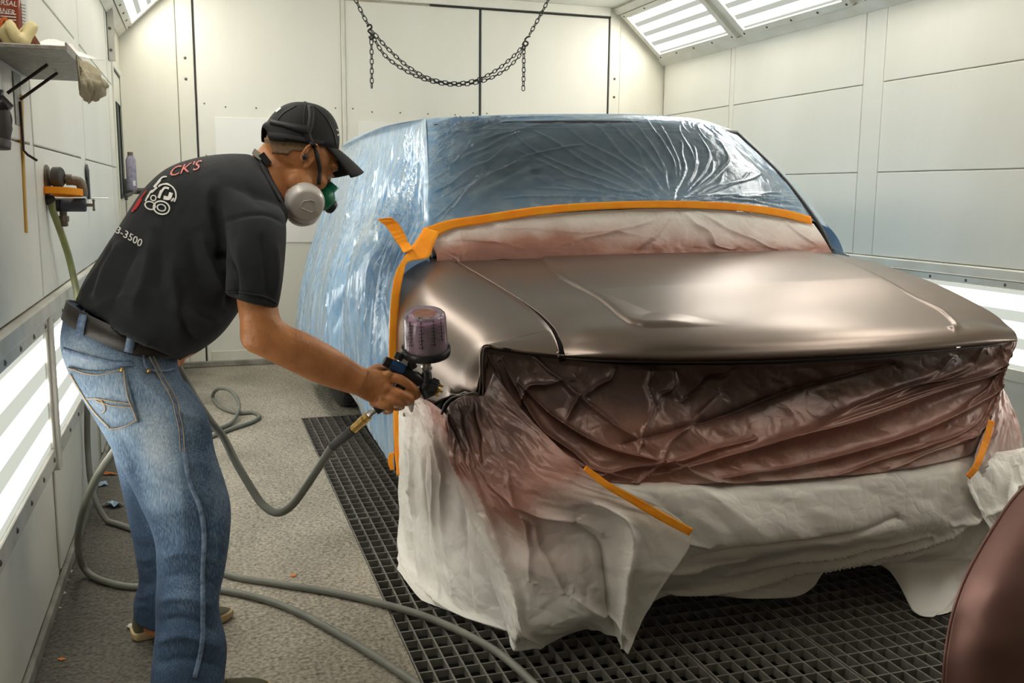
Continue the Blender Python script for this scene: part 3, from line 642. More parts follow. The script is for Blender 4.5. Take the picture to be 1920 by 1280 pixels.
c = px([
 [(836, 770, 2.78, .95), (846, 755, 2.77, 1.0), (872, 741, 2.755, 1.0), (900, 742, 2.74, 1.0), (910, 735, 2.735, 1.0), (925, 700, 2.70, .95)],
 [(838, 800, 2.77, .9), (858, 800, 2.74, 1.), (885, 800, 2.70, .95), (915, 800, 2.66, .9), (950, 790, 2.62, .9), (1000, 790, 2.56, .85)],
 [(845, 850, 2.74, .68), (872, 862, 2.67, .80), (905, 872, 2.60, .78), (955, 872, 2.53, .75), (1015, 868, 2.47, .72), (1095, 880, 2.40, .55)],
 [(860, 900, 2.72, .40), (892, 925, 2.62, .50), (930, 935, 2.53, .60), (1000, 930, 2.44, .55), (1080, 920, 2.38, .42), (1180, 925, 2.335, .15)],
 [(885, 980, 2.70, .20), (920, 1000, 2.58, .30), (960, 1010, 2.48, .42), (1040, 1000, 2.40, .38), (1150, 970, 2.35, .18), (1294, 997, 2.31, .03)],
 [(925, 1080, 2.66, .05), (955, 1090, 2.52, .14), (985, 1100, 2.44, .20), (1070, 1090, 2.38, .22), (1150, 1075, 2.35, .18), (1252, 1082, 2.33, .02)],
 [(950, 1170, 2.60, .0), (962, 1185, 2.48, .0), (985, 1180, 2.44, .02), (1080, 1165, 2.40, .02), (1140, 1150, 2.38, .02), (1205, 1165, 2.36, .0)],
 [(962, 1212, 2.53, .0), (964, 1224, 2.50, .0), (1010, 1218, 2.48, .0), (1090, 1190, 2.46, .0), (1140, 1195, 2.42, .0), (1178, 1226, 2.37, .0)]])
A = surf(c, 260, 230)
folds = [(.28, .25, .42, .99, .010, .04), (.22, .25, .30, .95, .010, -.03), (.55, .3, .45, .7, .010, .025), (.8, .5, .93, 1., .010, .04), (.70, .55, .85, .99, .012, -.03), (.1, .2, .15, .5, .008, .022), (.4, .35, .75, .62, .010, .022),
         (.05, .05, .18, .25, .006, .018), (.3, .02, .35, .3, .006, .020), (.5, .04, .40, .3, .007, -.018), (.6, .75, .95, .95, .012, .022), (.15, .5, .32, .62, .010, .02), (.5, .45, .58, .75, .008, .02)]
A = wrinkle(A, 33, .026, 7., .005, folds, (1, 0, 0, 0))
flapA = A
sheet('masking_paper', [A], m_paper, 'loose masking paper flap with a torn right edge and orange tape along its top', 'masking paper')
# small right-hand sheet past the hood corner
c = px([[(1876, 715, 2.70, .75), (1879, 722, 2.74, .7), (1882, 730, 2.8, .7)], [(1856, 790, 2.52, .65), (1885, 780, 2.66, .6), (1908, 788, 2.84, .6)],
        [(1828, 855, 2.44, .42), (1872, 852, 2.58, .45), (1919, 846, 2.84, .42)], [(1812, 900, 2.40, .06), (1865, 900, 2.54, .1), (1922, 895, 2.8, .08)],
        [(1836, 955, 2.39, .02), (1868, 950, 2.50, .02), (1924, 930, 2.76, .02)], [(1870, 1010, 2.40, .0), (1895, 985, 2.5, .0), (1925, 960, 2.74, .0)]])
A = wrinkle(surf(c, 120, 80), 41, .016, 9, .005, [(.1, .0, .3, .9, .01, .02), (.6, .1, .5, .9, .01, -.02)], (1, 0, 0, 0))
sheet('masking_paper', [A], m_paper, 'small masking paper sheet past the right hood corner, behind an orange tape strip', 'masking paper')
# cowl sheet between the windscreen tape and the hood
c = px([[(806, 437, 3.775, .18), (900, 416, 3.755, .20), (1010, 402, 3.735, .12), (1240, 391, 3.715, .08), (1400, 398, 3.735, .10), (1525, 419, 3.775, .15)],
        [(812, 462, 3.72, .42), (900, 446, 3.70, .48), (1010, 432, 3.69, .42), (1240, 424, 3.67, .34), (1400, 428, 3.68, .30), (1540, 440, 3.72, .34)],
        [(818, 478, 3.67, .62), (900, 468, 3.65, .70), (1020, 460, 3.635, .62), (1240, 455, 3.62, .50), (1410, 455, 3.62, .46), (1552, 460, 3.67, .58)],
        [(820, 490, 3.63, .80), (900, 489, 3.61, .80), (1030, 484, 3.59, .72), (1240, 478, 3.59, .62), (1420, 473, 3.60, .60), (1560, 474, 3.64, .72)]])
folds = [(.62, .02, .55, .95, .010, .018), (.65, .05, .74, .95, .009, .020), (.66, .05, .85, .85, .008, .014), (.62, .05, .42, .8, .009, .015), (.05, .3, .35, .7, .008, .014), (.3, .2, .6, .6, .008, .010), (.9, .1, .98, .9, .006, .014), (.02, .5, .12, .95, .006, .014)]
A = wrinkle(surf(c, 80, 300), 51, .012, 8, .003, folds, (1, 0, 1, 1))
sheet('masking_paper', [A], m_paper, 'pink oversprayed masking paper between the windscreen tape and the hood', 'masking paper')

# blue plastic film over windscreen, roof and the left side
m_film = bpy.data.materials.new('blue_masking_film'); m_film.use_nodes = True
nt = m_film.node_tree; N = nt.nodes; L = nt.links; N.clear(); out = N.new('ShaderNodeOutputMaterial')
tc = N.new('ShaderNodeTexCoord'); att = N.new('ShaderNodeAttribute'); att.attribute_name = 'spray'
mp = N.new('ShaderNodeMapping'); mp.inputs['Scale'].default_value = (14, 14, 1.3); L.new(tc.outputs['Object'], mp.inputs[0])
n = N.new('ShaderNodeTexNoise'); n.inputs['Scale'].default_value = 1.6; n.inputs['Detail'].default_value = 6; n.inputs['Distortion'].default_value = .6; L.new(mp.outputs[0], n.inputs['Vector'])
r = N.new('ShaderNodeValToRGB'); e = r.color_ramp.elements; e[0].position = .28; e[0].color = (.27, .55, .92, 1); e[1].position = .74; e[1].color = (.66, .83, .97, 1); L.new(n.outputs[0], r.inputs[0])
vo = N.new('ShaderNodeTexVoronoi'); vo.inputs['Scale'].default_value = 150; L.new(tc.outputs['Object'], vo.inputs['Vector'])
sn = N.new('ShaderNodeTexNoise'); sn.inputs['Scale'].default_value = 3.2; L.new(tc.outputs['Object'], sn.inputs['Vector'])
spk = math_node(nt, 'MULTIPLY', math_node(nt, 'LESS_THAN', vo.outputs['Distance'], .24), math_node(nt, 'GREATER_THAN', sn.outputs[0], .52))
sm = N.new('ShaderNodeMix'); sm.data_type = 'RGBA'; sm.inputs[7].default_value = (.10, .07, .07, 1); L.new(math_node(nt, 'MULTIPLY', spk, .75), sm.inputs[0]); L.new(r.outputs[0], sm.inputs[6])
df = N.new('ShaderNodeBsdfDiffuse'); L.new(sm.outputs[2], df.inputs[0]); tl = N.new('ShaderNodeBsdfTranslucent'); L.new(r.outputs[0], tl.inputs[0])
mx = N.new('ShaderNodeMixShader'); mx.inputs[0].default_value = .3; L.new(df.outputs[0], mx.inputs[1]); L.new(tl.outputs[0], mx.inputs[2])
tr = N.new('ShaderNodeBsdfTransparent'); tr.inputs[0].default_value = (.80, .90, .97, 1)
m2 = N.new('ShaderNodeMixShader'); L.new(tr.outputs[0], m2.inputs[1]); L.new(mx.outputs[0], m2.inputs[2])
L.new(math_node(nt, 'ADD', math_node(nt, 'MULTIPLY', math_node(nt, 'SUBTRACT', n.outputs[0], .5), .15), att.outputs['Fac'], True), m2.inputs[0])
gl = N.new('ShaderNodeBsdfGlossy'); gl.inputs['Roughness'].default_value = .20; gl.inputs[0].default_value = (.9, .95, 1, 1)
fr = N.new('ShaderNodeFresnel'); fr.inputs[0].default_value = 1.5
bp = N.new('ShaderNodeBump'); bp.inputs['Strength'].default_value = .5; bp.inputs['Distance'].default_value = .006; L.new(n.outputs[0], bp.inputs['Height']); L.new(bp.outputs[0], gl.inputs['Normal']); L.new(bp.outputs[0], df.inputs['Normal'])
m3 = N.new('ShaderNodeMixShader'); L.new(math_node(nt, 'MULTIPLY', fr.outputs[0], 1.25, True), m3.inputs[0]); L.new(m2.outputs[0], m3.inputs[1]); L.new(gl.outputs[0], m3.inputs[2]); L.new(m3.outputs[0], out.inputs[0])

# windscreen part: rows from the tape up over the roof edge and back along the roof
c = px([
 [(800, 430, 3.76, .5), (900, 412, 3.735, .28), (1010, 396, 3.715, .34), (1240, 383, 3.695, .42), (1400, 391, 3.715, .34), (1524, 414, 3.76, .5)],
 [(803, 338, 3.99, .5), (900, 325, 3.955, .12), (1010, 315, 3.93, .08), (1240, 308, 3.91, .16), (1385, 315, 3.935, .12), (1468, 336, 3.99, .5)],
 [(802, 243, 4.23, .6), (900, 238, 4.19, .22), (1000, 234, 4.16, .2), (1200, 234, 4.14, .2), (1310, 240, 4.17, .3), (1384, 254, 4.23, .7)],
 [(798, 222, 4.36, .8), (900, 217, 4.34, .75), (1000, 214, 4.32, .75), (1180, 214, 4.31, .75), (1300, 222, 4.33, .75), (1376, 244, 4.38, .8)]])
W1 = surf(c, 200, 360)
folds = []
rf = random.Random(4)
for k in range(26):                                   # creases that fan out from the pinch at the middle of the tape
    a = math.radians(8 + k * 6.6 + rf.uniform(-2, 2)); r1 = rf.uniform(.25, .62) * (1.35 if 60 < math.degrees(a) < 140 else 1); v0 = .615
    folds.append((v0 + .03 * math.cos(a), .02, v0 + r1 * math.cos(a) * .55, min(.97, .05 + r1 * 1.3 * math.sin(a)), .0035, rf.uniform(.005, .010)))
for k in range(30):                                   # long diagonals sweeping from the left edge to the roof
    y0 = rf.uniform(.0, .95); folds.append((.0 + rf.uniform(0, .06), y0 * .8, rf.uniform(.18, .5), min(.84, y0 * .6 + rf.uniform(.3, .5)), .0034, rf.uniform(.009, .017)))
for k in range(14):
    v = rf.uniform(.72, .97); folds.append((v, .88, v - rf.uniform(-.02, .06), rf.uniform(.5, .8), .003, rf.uniform(.004, .008)))
for k in range(12): folds.append((.62, .02, .99, rf.uniform(.0, .22), .004, rf.uniform(.004, .008)))
W0 = W1; W1 = wrinkle(W1, 61, .004, 9, .0015, folds, (1, 1, 1, 0)); _k = np.clip((1 - np.linspace(0, 1, 200)) / .28, .12, 1)[:, None, None]; W1 = W0 + (W1 - W0) * _k
# roof behind the crown
c = [[np.array([*p]) for p in W1[-1][::60]],
     [np.array([.98 + t * 1.66, 5.4, 1.745 - .05 * abs(2 * t - 1) ** 2.5, .8]) for t in np.linspace(0, 1, 6)],
     [np.array([1.0 + t * 1.6, 7.15, 1.72 - .06 * abs(2 * t - 1) ** 2.5, .8]) for t in np.linspace(0, 1, 6)]]
c[0] = [W1[-1][int(k)] for k in np.linspace(0, 359, 6)]
W2 = surf(c, 60, 360); W2[0] = W1[-1]
# left side: rows from the front edge back, columns from the roof edge down to the hem
c = px([
 [(798, 222, 4.36, .8), (802, 300, 4.1, .8), (803, 370, 3.93, .75), (800, 428, 3.77, .7), (768, 482, 3.64, .7), (742, 545, 3.58, .65), (735, 640, 3.56, .65), (738, 760, 3.56, .7), (743, 884, 3.57, .75)],
 [(775, 228, 4.7, .8), (776, 300, 4.45, .78), (768, 370, 4.25, .7), (752, 415, 3.95, .55), (722, 475, 3.72, .55), (708, 560, 3.76, .6), (705, 650, 3.78, .65), (708, 750, 3.80, .72), (718, 846, 3.78, .8)],
 [(745, 234, 5.1, .8), (742, 300, 4.95, .8), (728, 380, 4.75, .75), (705, 425, 4.05, .6), (683, 490, 3.95, .65), (676, 570, 4.0, .75), (672, 660, 4.1, .8), (680, 740, 4.1, .85), (692, 806, 4.05, .85)],
 [(712, 242, 5.6, .85), (704, 310, 5.4, .85), (690, 390, 5.1, .85), (668, 450, 4.7, .85), (650, 520, 4.6, .85), (642, 590, 4.7, .85), (640, 660, 4.75, .85), (646, 712, 4.75, .85), (656, 738, 4.7, .9)],
 [(680, 251, 6.2, .85), (668, 320, 6.0, .85), (650, 400, 5.7, .85), (630, 470, 5.4, .85), (614, 540, 5.2, .85), (606, 610, 5.2, .85), (604, 665, 5.25, .85), (606, 705, 5.25, .85), (612, 722, 5.25, .9)],
 [(654, 262, 6.95, .85), (636, 330, 6.85, .85), (614, 410, 6.7, .85), (594, 480, 6.5, .85), (580, 550, 6.3, .85), (574, 610, 6.2, .85), (572, 655, 6.2, .85), (574, 695, 6.2, .85), (582, 712, 6.2, .9)],
 [(645, 270, 7.2, .85), (620, 345, 7.2, .85), (598, 415, 7.15, .85), (578, 480, 7.1, .85), (564, 545, 7.05, .85), (557, 590, 7.0, .85), (556, 622, 7.0, .85), (562, 640, 7.0, .85), (572, 655, 7.0, .9)]])
S1 = surf(c, 300, 260)
folds = []
for k in range(80):                                   # streaks falling from the roof edge to the hem
    u0 = rf.uniform(.05, .98); folds.append((rf.uniform(.0, .25), u0, rf.uniform(.7, 1.), min(.99, max(.02, u0 + rf.uniform(-.08, .08))), rf.uniform(.008, .028), rf.choice((-1, 1)) * rf.uniform(.005, .016)))
for k in range(26): folds.append((rf.uniform(.0, .12), rf.uniform(.02, .3), rf.uniform(.35, .6), rf.uniform(.05, .42), .005, rf.uniform(.006, .014)))
for k in range(34): u0 = rf.uniform(.03, .7); folds.append((rf.uniform(.0, .1), u0, rf.uniform(.35, .6), u0 + rf.uniform(-.06, .06), .005, rf.choice((-1, 1)) * rf.uniform(.006, .014)))
for k in range(18): folds.append((.40, .16, rf.uniform(.5, .9), rf.uniform(.0, .3), .005, rf.uniform(.006, .014)))
S1 = wrinkle(S1, 71, .007, 4, .002, folds, (1, 0, 1, 0), waves=())
S1[:, 0] = surf(c, 300, 260)[:, 0]
_x, _y = proj_px(S1[..., :3]); S1[..., 1] -= .10 * np.exp(-((_x - 705) / 34) ** 2 - ((_y - 455) / 36) ** 2) * np.clip(np.arange(300) / 30, 0, 1)[:, None]
# right side, mostly out of view, hanging from the roof edge
c = [[np.array([2.60 + .0 * t, 4.40, 1.66, .8]), np.array([2.80, 4.15, 1.35, .7]), np.array([2.90, 3.85, 1.12, .8]), np.array([2.93, 3.8, .7, .85]), np.array([2.93, 3.8, .25, .85])],
     [np.array([2.63, 5.6, 1.69, .8]), np.array([2.85, 5.5, 1.35, .8]), np.array([2.95, 5.4, 1.05, .85]), np.array([3.0, 5.4, .7, .85]), np.array([3.04, 5.4, .15, .85])],
     [np.array([2.60, 7.15, 1.66, .8]), np.array([2.85, 7.15, 1.3, .8]), np.array([2.95, 7.15, 1.05, .85]), np.array([3.0, 7.15, .7, .85]), np.array([3.04, 7.15, .3, .85])]]
S2 = surf(c, 80, 80)
c = px([[(1384, 254, 4.23, .7), (1468, 336, 3.99, .6), (1524, 414, 3.76, .6)], [(1392, 252, 4.4, .7), (1490, 345, 4.12, .6), (1556, 430, 3.95, .6)], [(1370, 243, 4.8, .8), (1480, 340, 4.6, .8), (1553, 446, 4.3, .8)]])
S3 = surf(c, 40, 80)
film = sheet('masking_film', [W1, W2, S1, S2, S3], m_film, 'crinkled blue plastic film over the windscreen, roof and left side of the truck', 'plastic film', thick=0)

# orange tape: strips that follow the edges
m_tape = M('orange_tape', (1., .30, .004), .8, col2=(1., .38, .01), ns=14, bump=.25, bs=160)
m_tape_y = m_tape
def strip(name, a, b, label, cat='masking tape', n=60, seed=0, off=.004, amp=.002, cols=6, parent=None):
    """tape between two measured edges a and b, each a list of (x, y, Y)"""
    P = crom([at(p[0], p[1], Y=p[2]) for p in a], n); Q = crom([at(p[0], p[1], Y=p[2]) for p in b], n)
    A = np.stack([P + (Q - P) * t for t in np.linspace(0, 1, cols)], 1)
    nn = normals(A); nn *= np.sign((nn @ np.array([-.2, -1., .2])).mean())
    U = np.linspace(0, 9, n)[:, None] * np.ones((1, cols)); V = np.ones((n, 1)) * np.linspace(0, 1.5, cols)[None]
    A = A + nn * (off + amp * (tri(U * 3, V * 3, seed) - .3))[..., None]
    g = G(); g.grid(A); o = obj(name, g, m_tape, parent, 180); solid(o, .0012, 0)
    if label: tag(o, label, cat)
    return o
strip('masking_tape', [(792, 428, 3.76), (840, 413, 3.745), (900, 403, 3.73), (1010, 387, 3.71), (1120, 379, 3.70), (1240, 376, 3.69), (1330, 378, 3.70), (1400, 383, 3.71), (1470, 393, 3.73), (1519, 406, 3.755)],
      [(800, 460, 3.75), (840, 432, 3.74), (900, 420, 3.73), (1010, 403, 3.71), (1120, 393, 3.70), (1240, 390, 3.69), (1330, 392, 3.70), (1400, 397, 3.71), (1470, 408, 3.73), (1522, 421, 3.755)],
      'long orange tape strip curving across the bottom of the windscreen', n=120)
strip('masking_tape', [(795, 428, 3.74), (782, 448, 3.69), (768, 468, 3.64), (755, 486, 3.60), (742, 510, 3.575), (734, 548, 3.555), (730, 610, 3.55), (728, 690, 3.55)],
      [(824, 436, 3.72), (812, 462, 3.68), (802, 484, 3.63), (765, 492, 3.60), (757, 512, 3.575), (750, 550, 3.555), (746, 610, 3.55), (744, 690, 3.55)],
      'orange tape strip running down the rear edge of the brown fender')
strip('masking_tape', [(708, 408, 3.70), (722, 420, 3.70), (736, 440, 3.69), (748, 460, 3.67), (758, 478, 3.62)], [(735, 405, 3.68), (748, 418, 3.68), (760, 438, 3.67), (768, 458, 3.65), (778, 470, 3.61)],
      'short crumpled orange tape strip on the film round the side mirror', seed=5, amp=.006, off=.012)
strip('masking_tape', [(739, 750, 3.52), (739, 800, 3.52), (742, 850, 3.52), (746, 890, 3.52)], [(753, 750, 3.50), (752, 800, 3.50), (752, 850, 3.50), (752, 890, 3.50)], 'vertical orange tape strip below the painter\'s hand, beside the white paper', seed=7)
strip('masking_tape', [(730, 850, 3.50), (728, 866, 3.5), (733, 880, 3.5)], [(740, 846, 3.49), (738, 864, 3.49), (740, 880, 3.49)], 'small scrap of orange tape at the bottom hem of the blue film', n=12, seed=8)
strip('masking_tape', [(1098, 872, 2.36), (1140, 903, 2.335), (1180, 924, 2.32), (1240, 958, 2.30), (1297, 989, 2.285)], [(1092, 880, 2.36), (1130, 912, 2.335), (1172, 936, 2.32), (1232, 972, 2.30), (1289, 1002, 2.285)],
      'diagonal orange tape strip along the top of the loose paper flap', seed=9, off=.012)
strip('masking_tape', [(1844, 790, 2.47), (1832, 830, 2.43), (1818, 868, 2.38), (1800, 890, 2.36)], [(1856, 792, 2.47), (1844, 835, 2.43), (1830, 872, 2.38), (1808, 898, 2.36)], 'short curved orange tape strip near the right end of the bumper paper', seed=11, off=.02)
# dark lip between film and paper on the door edge
g = G(); g.obox((at(742, 820, Y=3.56) ), (.006, 0, 0), (0, .01, 0), (0, 0, .13)); obj('door_edge', g, m_black, truck)

# loose painted panel in the foreground
c = px([
 [(1935, 900, 1.62), (1900, 938, 1.60), (1868, 985, 1.58), (1838, 1035, 1.56), (1812, 1085, 1.54), (1792, 1140, 1.52), (1780, 1195, 1.51), (1773, 1250, 1.50), (1769, 1330, 1.50), (1768, 1420, 1.5)],
 [(2000, 900, 1.56), (1970, 960, 1.53), (1945, 1010, 1.50), (1920, 1060, 1.48), (1900, 1110, 1.46), (1885, 1160, 1.45), (1878, 1205, 1.44), (1874, 1255, 1.44), (1870, 1340, 1.44), (1869, 1420, 1.45)],
 [(2130, 880, 1.55), (2120, 960, 1.51), (2110, 1010, 1.49), (2100, 1060, 1.47), (2090, 1110, 1.45), (2085, 1160, 1.44), (2080, 1205, 1.46), (2080, 1255, 1.45), (2080, 1340, 1.45), (2080, 1420, 1.46)],
 [(2300, 860, 1.6), (2300, 960, 1.56), (2300, 1010, 1.54), (2300, 1060, 1.52), (2300, 1110, 1.51), (2300, 1160, 1.5), (2300, 1205, 1.51), (2300, 1255, 1.51), (2300, 1340, 1.51), (2300, 1420, 1.52)]])
A = surf(c, 80, 120)[..., :3]
t = thing('loose_fender', (*A.reshape(-1, 3).mean(0)[:2], 0), 'loose brown painted fender panel on a stand at the bottom right corner', 'car panel')
m_paint2 = M('satin_maroon_paint', (.26, .135, .115), .45, .45, bump=.05, bs=600)
g = G(); g.grid(A); solid(obj('panel_skin', g, m_paint2, t, 180), .003)
q = A[0] ; g = G(); g.tube([p + np.array([0, .004, 0]) for p in q], .0035, 8); obj('rolled_edge', g, m_paint2, t, 60)
zb = A[..., 2].min(); xm = A[..., 0].mean()
g = G(); g.tube([(xm, 1.60, zb + .2), (xm, 1.62, .03)], .014, 10); g.tube([(xm - .25, 1.45, .015), (xm + .25, 1.8, .015)], .014, 10); g.tube([(xm - .25, 1.8, .015), (xm + .25, 1.45, .015)], .014, 10); g.tube([(xm - .15, 1.56, zb + .18), (xm + .15, 1.56, zb + .18)], .012, 8)
obj('stand', g, m_black, t, 60)
# ================================================================ the painter
m_skin = M('tanned_skin', (.58, .25, .095), .45, col2=(.37, .135, .048), ns=20, nfac=.9, bump=.22, bs=170, bump2=(.22, 30), spec=.45, detail=6)
m_shirt = M('faded_black_cotton', (.006, .007, .0095), .88, col2=(.014, .016, .020), ns=5, bump=.25, bs=500, sheen=.04)
m_cap = M('black_cap_cloth', (.008, .008, .009), .8, bump=.3, bs=600, sheen=.03)
m_strap = M('black_elastic', (.008, .008, .009), .6)
m_leather = M('dark_brown_leather', (.022, .017, .014), .5, bump=.2, bs=150)
m_white = M('white_print', (.80, .78, .74), .7); m_red = M('red_print', (.55, .03, .03), .7); m_pink = M('faded_pink_print', (.75, .22, .19), .7)
m_filter = M('white_filter_plastic', (.62, .58, .55), .35, col2=(.56, .52, .48), ns=10, coat=.3)
m_green = M('green_silicone', (.0, .17, .085), .4)
m_olive = M('olive_suede', (.085, .075, .04), .9, bump=.3, bs=300); m_sole = M('tan_rubber_sole', (.50, .38, .20), .7)
m_hair = M('short_grey_brown_hair', (.20, .13, .08), .9, col2=(.34, .22, .13), ns=120, bump=.8, bs=400)
m_thread = M('tan_stitching', (.36, .27, .17), .7); m_seamd = M('worn_denim_seam', (.20, .27, .38), .9, col2=(.07, .11, .19), ns=60)
m_brass = M('brass', (.60, .38, .12), .3, .9); m_steel = M('steel', (.6, .58, .55), .3, .9)
m_gunblk = M('gun_black', (.014, .014, .016), .35); m_gunblue = M('gun_blue', (.02, .06, .16), .3, .3)

def denim():
    m = bpy.data.materials.new('washed_blue_denim'); m.use_nodes = True; nt = m.node_tree; N = nt.nodes; L = nt.links; b = N['Principled BSDF']
    tc = N.new('ShaderNodeTexCoord'); mp = N.new('ShaderNodeMapping'); mp.inputs['Scale'].default_value = (480, 480, 60); L.new(tc.outputs['Object'], mp.inputs[0])
    n = N.new('ShaderNodeTexNoise'); n.inputs['Scale'].default_value = 1; n.inputs['Detail'].default_value = 3; L.new(mp.outputs[0], n.inputs['Vector'])
    n2 = N.new('ShaderNodeTexNoise'); n2.inputs['Scale'].default_value = 9; n2.inputs['Detail'].default_value = 4; L.new(tc.outputs['Object'], n2.inputs['Vector'])
    a = N.new('ShaderNodeAttribute'); a.attribute_name = 'fade'
    f = math_node(nt, 'ADD', a.outputs['Fac'], math_node(nt, 'MULTIPLY', math_node(nt, 'SUBTRACT', n.outputs[0], .5), .8))
    f = math_node(nt, 'ADD', f, math_node(nt, 'MULTIPLY', math_node(nt, 'SUBTRACT', n2.outputs[0], .5), .5), True)
    r = N.new('ShaderNodeValToRGB'); e = r.color_ramp.elements; e[0].position = 0; e[0].color = (.012, .024, .050, 1); e[1].position = 1; e[1].color = (.46, .52, .58, 1)
    k = e.new(.32); k.color = (.040, .078, .140, 1); k = e.new(.62); k.color = (.17, .245, .335, 1)
    L.new(f, r.inputs[0]); L.new(r.outputs[0], b.inputs['Base Color']); b.inputs['Roughness'].default_value = .9
    bp = N.new('ShaderNodeBump'); bp.inputs['Strength'].default_value = .35; bp.inputs['Distance'].default_value = .001; L.new(n.outputs[0], bp.inputs['Height']); L.new(bp.outputs[0], b.inputs['Normal'])
    return m
m_denim = denim()

def ell(A, B, Y, hd, d2=(-.2, .98, 0), n=28, p=2.0):
    a0, b0 = at(A[0], A[1], Y=Y), at(B[0], B[1], Y=Y); c = (a0 + b0) / 2; a = (b0 - a0) / 2; d = np.array(d2, float); d /= np.linalg.norm(d)
    d = d - a * d.dot(a) / a.dot(a) * .0; r = []
    for k in range(n):
        t = 2 * PI * k / n; cs, sn = math.cos(t), math.sin(t)
        r.append(c + a * math.copysign(abs(cs) ** (2 / p), cs) + d * hd * math.copysign(abs(sn) ** (2 / p), sn))
    return r
def loft(g, secs, sub=4, **k):
    R = np.array([ell(*s, **k) for s in secs]); n = R.shape[1]
    R = np.stack([crom(R[:, j], (len(secs) - 1) * sub + 1) for j in range(n)], 1); m = len(R)
    g.add(R.reshape(-1, 3), [(i * n + j, i * n + (j + 1) % n, (i + 1) * n + (j + 1) % n, (i + 1) * n + j) for i in range(m - 1) for j in range(n)] + [tuple(range(n - 1, -1, -1)), tuple(range((m - 1) * n, m * n))])
    return g
def remesh(g, voxel, smooth=3, fac=.5):
    me = bpy.data.meshes.new('tmp'); me.from_pydata(g.v, [], g.f); me.update()
    bm = bmesh.new(); bm.from_mesh(me); bmesh.ops.recalc_face_normals(bm, faces=bm.faces[:]); bm.to_mesh(me); bm.free()
    o = bpy.data.objects.new('tmp', me); COL.objects.link(o)
    m = o.modifiers.new('r', 'REMESH'); m.mode = 'VOXEL'; m.voxel_size = voxel
    if smooth: s = o.modifiers.new('s', 'SMOOTH'); s.iterations = smooth; s.factor = fac
    dg = bpy.context.evaluated_depsgraph_get(); dg.update(); e = o.evaluated_get(dg); em = e.to_mesh()
    V = np.empty(len(em.vertices) * 3); em.vertices.foreach_get('co', V); V = V.reshape(-1, 3)
    Nn = np.empty(len(em.vertices) * 3); em.vertices.foreach_get('normal', Nn); Nn = Nn.reshape(-1, 3)
    F = [tuple(p.vertices) for p in em.polygons]; e.to_mesh_clear(); bpy.data.objects.remove(o); bpy.data.meshes.remove(me)
    return V, Nn, F
def facing(V, Nn): d = CP - V; d /= np.linalg.norm(d, axis=1, keepdims=True); return np.clip((Nn * d).sum(1) * 2 + .2, 0, 1)
def pxfold(V, Nn, folds):
    """cloth folds laid along lines measured in the photograph: (points, width px, height m)"""
    X, Y = proj_px(V); fa = facing(V, Nn); h = np.zeros(len(V))
    for pts, w_, a in folds:
        P = crom([(p[0], p[1], 0) for p in pts], 12)[:, :2]; d = segdist([tuple(p) for p in P], X, Y)
        e = np.clip(np.minimum(np.hypot(X - pts[0][0], Y - pts[0][1]), np.hypot(X - pts[-1][0], Y - pts[-1][1])) / (w_ * 2.5), .15, 1)
        h += a * np.exp(-(d / w_) ** 1.4) * e
    return V + Nn * (h * fa)[:, None]
def rawobj(name, V, F, mat, parent, smooth=180, **k):
    g = G(); g.v = [tuple(v) for v in V]; g.f = F; return obj(name, g, mat, parent, smooth, **k)
def bvh(V, F): return BVHTree.FromPolygons([tuple(v) for v in V], F)
def cast(x, y, B, off=.002, Y=2.6):
    d = Vector((at(x, y, Y=10.) - CP).tolist()).normalized(); h = B.ray_cast(Vector(CP.tolist()), d)
    if h[0] is None: return None
    n = h[1] if h[1].dot(d) < 0 else -h[1]
    return np.array(h[0] + (n * .7 - d * .3) * off)
def ribbon(name, pts, w_, B, mat, parent, off=.003, n=24, th=.0015, label=None):
    """a strap, seam or printed stroke laid on a surface; w_ in photo pixels"""
    P = crom([(p[0], p[1], 0) for p in pts], n)[:, :2]; W_ = np.interp(np.linspace(0, 1, n), np.linspace(0, 1, len(w_)), w_) if hasattr(w_, '__len__') else np.full(n, float(w_))
    T = np.gradient(P, axis=0); T /= np.linalg.norm(T, axis=1, keepdims=True) + 1e-9; R = []
    for p, t, q in zip(P, T, W_):
        row = []
        for s in (-.5, 0, .5):
            h = cast(p[0] - t[1] * q * s, p[1] + t[0] * q * s, B, off); row.append(h)
        if any(r is None for r in row): continue
        if R and np.linalg.norm(row[1] - R[-1][1]) > .12: continue
        R.append(row)
    if len(R) < 2: return None
    g = G(); g.grid(np.array(R)); o = obj(name, g, mat, parent, 60); solid(o, th, 0)
    if label: o['label'] = label
    return o
def strokes(name, lines, B, mat, parent, off=.003, label=None):
    """print made of several strokes: (points, width px)"""
    g = G()
    for pts, w_ in lines:
        P = crom([(p[0], p[1], 0) for p in pts], max(4, len(pts) * 4))[:, :2] if len(pts) > 2 else np.array([[pts[0][0] + (pts[1][0] - pts[0][0]) * t, pts[0][1] + (pts[1][1] - pts[0][1]) * t] for t in np.linspace(0, 1, 5)])
        T = np.gradient(P, axis=0); T /= np.linalg.norm(T, axis=1, keepdims=True) + 1e-9; R = []
        for p, t in zip(P, T):
            row = [cast(p[0] - t[1] * w_ * s, p[1] + t[0] * w_ * s, B, off) for s in (-.5, .5)]
            if any(r is None for r in row): continue
            if R and np.linalg.norm(row[0] - R[-1][0]) > .06: continue
            R.append(row)
        if len(R) > 1: g.grid(np.array(R))
    if not g.v: return None
    o = obj(name, g, mat, parent); solid(o, .0008, 0)
    if label: o['label'] = label
    return o
